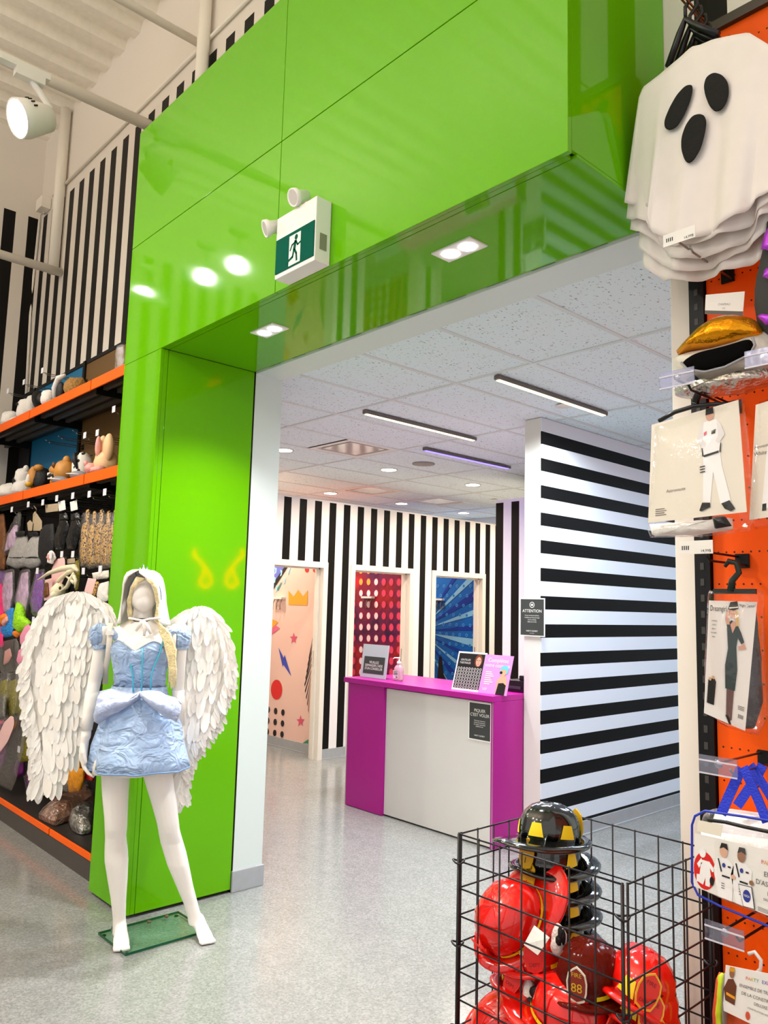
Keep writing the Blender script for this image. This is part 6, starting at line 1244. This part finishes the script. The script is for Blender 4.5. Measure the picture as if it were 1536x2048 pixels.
# ================================================================== wire bin
bn = thing('wire_bin', 'black wire grid bin full of toy fire helmets', 'bin', (-1.415, 2.142, 0))
BX0, BX1, BY0, BY1, ZR, ZB = -1.697, -1.132, 1.90, 2.385, .905, .185
BW = mat('black_wire', '#151214', .35)
def gridpanel(p, q, n):
    p, q = V(p), V(q); b_ = MB(); u = (q-p)
    for k in range(n+1): a = p+u*k/n; b_.tube([(a.x, a.y, ZB), (a.x, a.y, ZR+.004)], .0026 if 0 < k < n else .0036, 6)
    for k in range(10): z = ZR-.08*k; b_.tube([(p.x, p.y, z), (q.x, q.y, z)], .0026, 6)
    b_.build('grid_panel', BW, bn)
gridpanel((BX0, BY0, 0), (BX1, BY0, 0), 7); gridpanel((BX0, BY0+.01, 0), (BX0, BY1, 0), 6); gridpanel((BX0, BY1, 0), (BX1, BY1, 0), 7); gridpanel((BX1+.008, BY0+.012, 0), (BX1+.008, BY1, 0), 6)
b = MB()
for k in range(8): x = BX0+(BX1-BX0)*k/7; b.tube([(x, BY0, ZB+.04), (x, BY1, ZB+.04)], .0032, 6)
for k in range(7): y = BY0+(BY1-BY0)*k/6; b.tube([(BX0, y, ZB+.043), (BX1, y, ZB+.043)], .0032, 6)
b.build('floor_grid', BW, bn)
for x, y in ((BX0, BY0), (BX1, BY0), (BX0, BY1), (BX1, BY1)):
    MB().tube([(x, y, 0), (x, y, ZR)], .005, 8).build('post', BW, bn)
    for z in (.825, .585, .345): MB().tube([(x+.018*cos(a), y+.018*sin(a), z+.004*sin(2*a)) for a in [2*pi*k/14 for k in range(14)]], .003, 6, closed=True).build('clip', BW, bn)
# ---- toy helmets
def helmet_parts(shell, kind):
    a, bb, h = .088, .108, .112; S = MB(); n = 48; rows = []
    prof = [(1.0, 0), (.99, .25), (.95, .5), (.85, .72), (.66, .88), (.4, .97), (.15, 1.0), (.001, 1.0)]
    for r, z in prof:
        R = []
        for k in range(n):
            t_ = 2*pi*k/n; ridge = 1+.035*max(0, cos(6*t_))**14*(1 if z < .99 else 0); R.append(V((a*r*ridge*sin(t_), -bb*r*ridge*cos(t_), h*z*(1+.02*max(0, cos(6*t_))**14))))
        rows.append(R)
    def brim(k, e, dz):
        t_ = 2*pi*k/n; back = max(0, -cos(t_)); ft = max(0, cos(t_)); ext = .022+.075*back**2.2+.022*ft**2
        return V(((a+ext*e)*sin(t_), -(bb+ext*e)*cos(t_), dz-.020*e*abs(sin(t_))+.012*e*ft-.012*e*back))
    br = [[brim(k, 1, -.006) for k in range(n)], [brim(k, 1.02, .0) for k in range(n)], [brim(k, .9, .004) for k in range(n)], [brim(k, 0, .004) for k in range(n)]]
    inner = [[V((p.x*.95, p.y*.95, p.z*.93)) for p in R] for R in rows][::-1]
    S.rings(inner[:-1]+[[V((p.x*.95, p.y*.95, -.004)) for p in rows[0]]]+[[brim(k, .9, -.009) for k in range(n)]]+br+rows, cap=(True, True))
    out = [('shell', S, shell)]
    def onsurf(t_, z, off=.0025):
        for (r0, z0), (r1, z1) in zip(prof, prof[1:]):
            if z0 <= z <= z1: r = r0+(r1-r0)*(z-z0)/(z1-z0); break
        return V(((a*r+off)*sin(t_), -(bb*r+off)*cos(t_), h*z+off*z))
    YEL = mat('helmet_yellow', '#f4d20c' if kind == 'black' else '#f0b81a', .4)
    if kind in ('black', 'red2'):
        for k in range(1, 6):
            t0 = pi/3*k+pi/6-pi/3*.5+pi/6 if False else pi/3*k; t0 = pi/6+pi/3*k
            D = MB(); D.grid(lambda u, v, t0=t0: onsurf(t0+(u-.5)*(.52-.2*v), .10+.36*v), 5, 5); out.append(('reflective_patch', D, YEL))
    else:
        D = MB(); D.grid(lambda u, v: onsurf(.5+5.28*u, .06+.10*v, .003), 40, 2); out.append(('band', D, YEL))
    # front shield
    Sh = [(x*.8, y*.85) for x, y in [(0, .118), (.016, .108), (.03, .096), (.036, .07), (.034, .04), (.026, .016), (0, .006), (-.026, .016), (-.034, .04), (-.036, .07), (-.03, .096), (-.016, .108)]]
    fr_ = (V((0, -bb-.014, -.0)), V((1, 0, 0)), V((0, .16, 1)).normalized(), V((0, -1, .16)).normalized())
    edge = mat('shield_edge_'+kind, {'black': '#d8a81c', 'red': '#e3241a', 'red2': '#e8b01c', 'brown': '#e8dcc8'}[kind], .35)
    B_ = MB(); B_.poly(Sh, fr_, 0, .004); out.append(('shield', B_, edge))
    F_ = MB(); F_.poly([(x*.86, .058+(y-.058)*.88) for x, y in Sh], fr_, .0042, .0006); out.append(('shield_face', F_, mat('shield_face_'+kind, {'black': '#d9a520', 'red': '#d61f18', 'red2': '#dd2a1a', 'brown': '#8a2a1e'}[kind], .35)))
    T_ = MB()
    if kind == 'black': T_.text('CHEF', (0, .08), .014, fr_, .0056); T_.text('POMPIER', (0, .067), .013, fr_, .0056, wmax=.045); T_.text('1', (0, .032), .026, fr_, .0056)
    elif kind == 'brown': T_.text('FIRE', (0, .078), .016, fr_, .0056); T_.text('88', (0, .045), .032, fr_, .0056)
    else: T_.text('FIRE', (0, .073), .014, fr_, .0056); T_.text('DEPT', (0, .028), .013, fr_, .0056)
    out.append(('lettering', T_, {'black': BLACKP, 'brown': mat('badge_gold', '#e0b020', .4)}.get(kind, mat('badge_dark', '#8a1208', .5))))
    return out
BLKH = mat('helmet_black', '#121311', .12, spec=.7, coat=.6); REDH = mat('helmet_red', '#e0140c', .16, spec=.6, coat=.5)
BRNH = mat('helmet_brown', '#7a2014', .1, trans=.55, ior=1.2, spec=.6)
KINDS = {'black': BLKH, 'red': REDH, 'red2': REDH, 'brown': BRNH}
proto = {}
def helmet(kind, loc, up, front, label, sc=1.0, group='toy fire helmets'):
    up = V(up).normalized(); f_ = V(front); f_ = (f_-up*f_.dot(up)).normalized(); y = -f_; x = y.cross(up); R = Matrix((x, y, up)).transposed()
    t = thing('toy_fire_helmet', label, 'helmet', loc, group); t.rotation_mode = 'XYZ'; t.rotation_euler = R.to_euler(); t.scale = (sc,)*3
    if kind not in proto:
        proto[kind] = []
        for n_, mb, m in helmet_parts(KINDS[kind], kind):
            me = bpy.data.meshes.new(n_); me.from_pydata(mb.v, [], mb.f); me.materials.append(m); me.polygons.foreach_set('use_smooth', mb.s); me.update(); proto[kind].append((n_, me))
    for n_, me in proto[kind]:
        o = bpy.data.objects.new(n_, me); col.objects.link(o); o.parent = t
    return t
Z_ = V((0, 0, 1)); L_, F_ = -UH, -NH      # picture-left and towards the viewer
ordn = ('top', 'second', 'third', 'fourth', 'fifth')
for k in range(5):
    helmet('black', (-1.585+.006*k, 2.215-.004*k, .862-.072*k), Z_+V((-.05, .16, 0)) if k == 0 else Z_+V((.04, -.06+.03*k, 0)), V((.25, 1, 0)) if k == 0 else V((-.06, -1, 0)), ordn[k]+' black fire helmet of the stack, counted from the top', 1.0, 'black fire helmets')
R_ = 'red fire helmets'
helmet('red', (-1.585, 2.03, .655), L_*.55+Z_*.5+F_*.55, L_*.55-Z_*.75+F_*.1, 'tilted red fire helmet with yellow band on top of the left pile', 1.06, R_)
helmet('red', (-1.545, 2.09, .545), Z_+L_*.1, L_*.2+F_, 'red fire helmet lying flat under the tilted one with a spotted plush on its brim', 1.04, R_)
helmet('red', (-1.545, 2.08, .455), Z_*.95-L_*.28+F_*.1, L_*.5+F_*.4, 'red fire helmet leaning right below the flat one on the left', 1.04, R_)
helmet('red', (-1.60, 2.03, .34), L_*.35+Z_*.55+F_*.65, L_*.7-Z_*.5, 'lowest visible red fire helmet at the left of the bin', 1.06, R_)
helmet('red', (-1.36, 1.995, .455), Z_+F_*.25-L_*.1, -L_*.75+F_*.7-Z_*.3, 'bright red fire helmet at the bottom front of the bin', 1.04, R_)
helmet('brown', (-1.335, 2.06, .552), Z_+L_*.08+F_*.1, F_*.85+L_*.5, 'clear brown fire helmet with number 88 in the middle of the bin', 1.0, 'clear brown helmets')
for k, lab in enumerate(('red fire helmet with yellow patches crowning the right stack', 'second red fire helmet of the right stack', 'third red fire helmet of the right stack', 'fourth red fire helmet of the right stack')):
    helmet('red2', (-1.225+.007*k, 2.125, .545-.056*k), Z_*.9-L_*.40+F_*.05*(k == 0), F_*.95+L_*.35-Z_*.2, lab, 1.05, R_)
for k, (x, y) in enumerate(((-1.56, 2.02), (-1.42, 2.24), (-1.26, 2.05))): helmet('red', (x, y, .25), Z_, (-.3, -1, 0), 'red fire helmet under the heap on the bin floor, '+('left', 'back', 'right')[k], 1.0, R_)
# spotted plush dogs tucked between the helmets
def plush(label, L, sp):
    t = thing('plush_dog', label, 'plush toy', L[0][0], 'spotted plush dogs'); b_ = MB()
    for c, r in L: b_.ell(c, r, nu=16, nv=10, fn=wob(1.8, .2, c[0]*7))
    b_.build('plush_body', PM['plush'], t); b_ = MB()
    for c, r in sp: b_.ell(c, r, nu=12, nv=8, fn=wob(2, .3, c[1]*9))
    b_.build('spot', PM['blackc'], t)
q6 = lambda x, y, Y: at(900+x/2.844, 1580+y/2.844, Y=Y)
plush('spotted plush dog peeking from under the tilted red helmet', [(q6(380, 890, 2.03), (.03, .03, .026)), (q6(415, 915, 2.0), (.018, .018, .016)), (q6(345, 870, 2.04), (.03, .03, .025))], [(q6(335, 872, 2.008), (.016, .010, .012)), (q6(358, 893, 1.998), (.011, .008, .013))])
plush('spotted plush ear hanging right of the left helmet pile', [(q6(620, 850, 2.06), (.022, .022, .045)), (q6(612, 890, 2.05), (.02, .02, .03))], [(q6(628, 815, 2.038), (.008, .007, .022)), (q6(618, 855, 2.036), (.010, .008, .015)), (q6(644, 835, 2.045), (.006, .01, .022))])
plush('spotted plush ear between the lowest red helmets', [(q6(455, 1180, 1.985), (.022, .02, .05)), (q6(448, 1245, 1.985), (.012, .014, .045))], [(q6(500, 1160, 1.97), (.03, .014, .02)), (q6(455, 1205, 1.962), (.012, .008, .012))])
cd = Card(q6(420, 880, 1.96), q6(500, 940, 1.96), q6(568, 840, 1.97), q6(480, 770, 1.98)); t = cd.sheet(.001).build('price_card', PAPER, None, 'creased white price card tied to the tilted red helmet', 'card')
b = MB(); [cd.poly(b, [(.62+.04*k, .7), (.64+.04*k, .7), (.64+.04*k, .88), (.62+.04*k, .88)], .0016) for k in range(6)]; [cd.poly(b, [(.2, .25+.12*k), (.55, .25+.12*k), (.55, .28+.12*k), (.2, .28+.12*k)], .0016) for k in range(4)]; put(b.build('card_print', BLACKP, t), t)
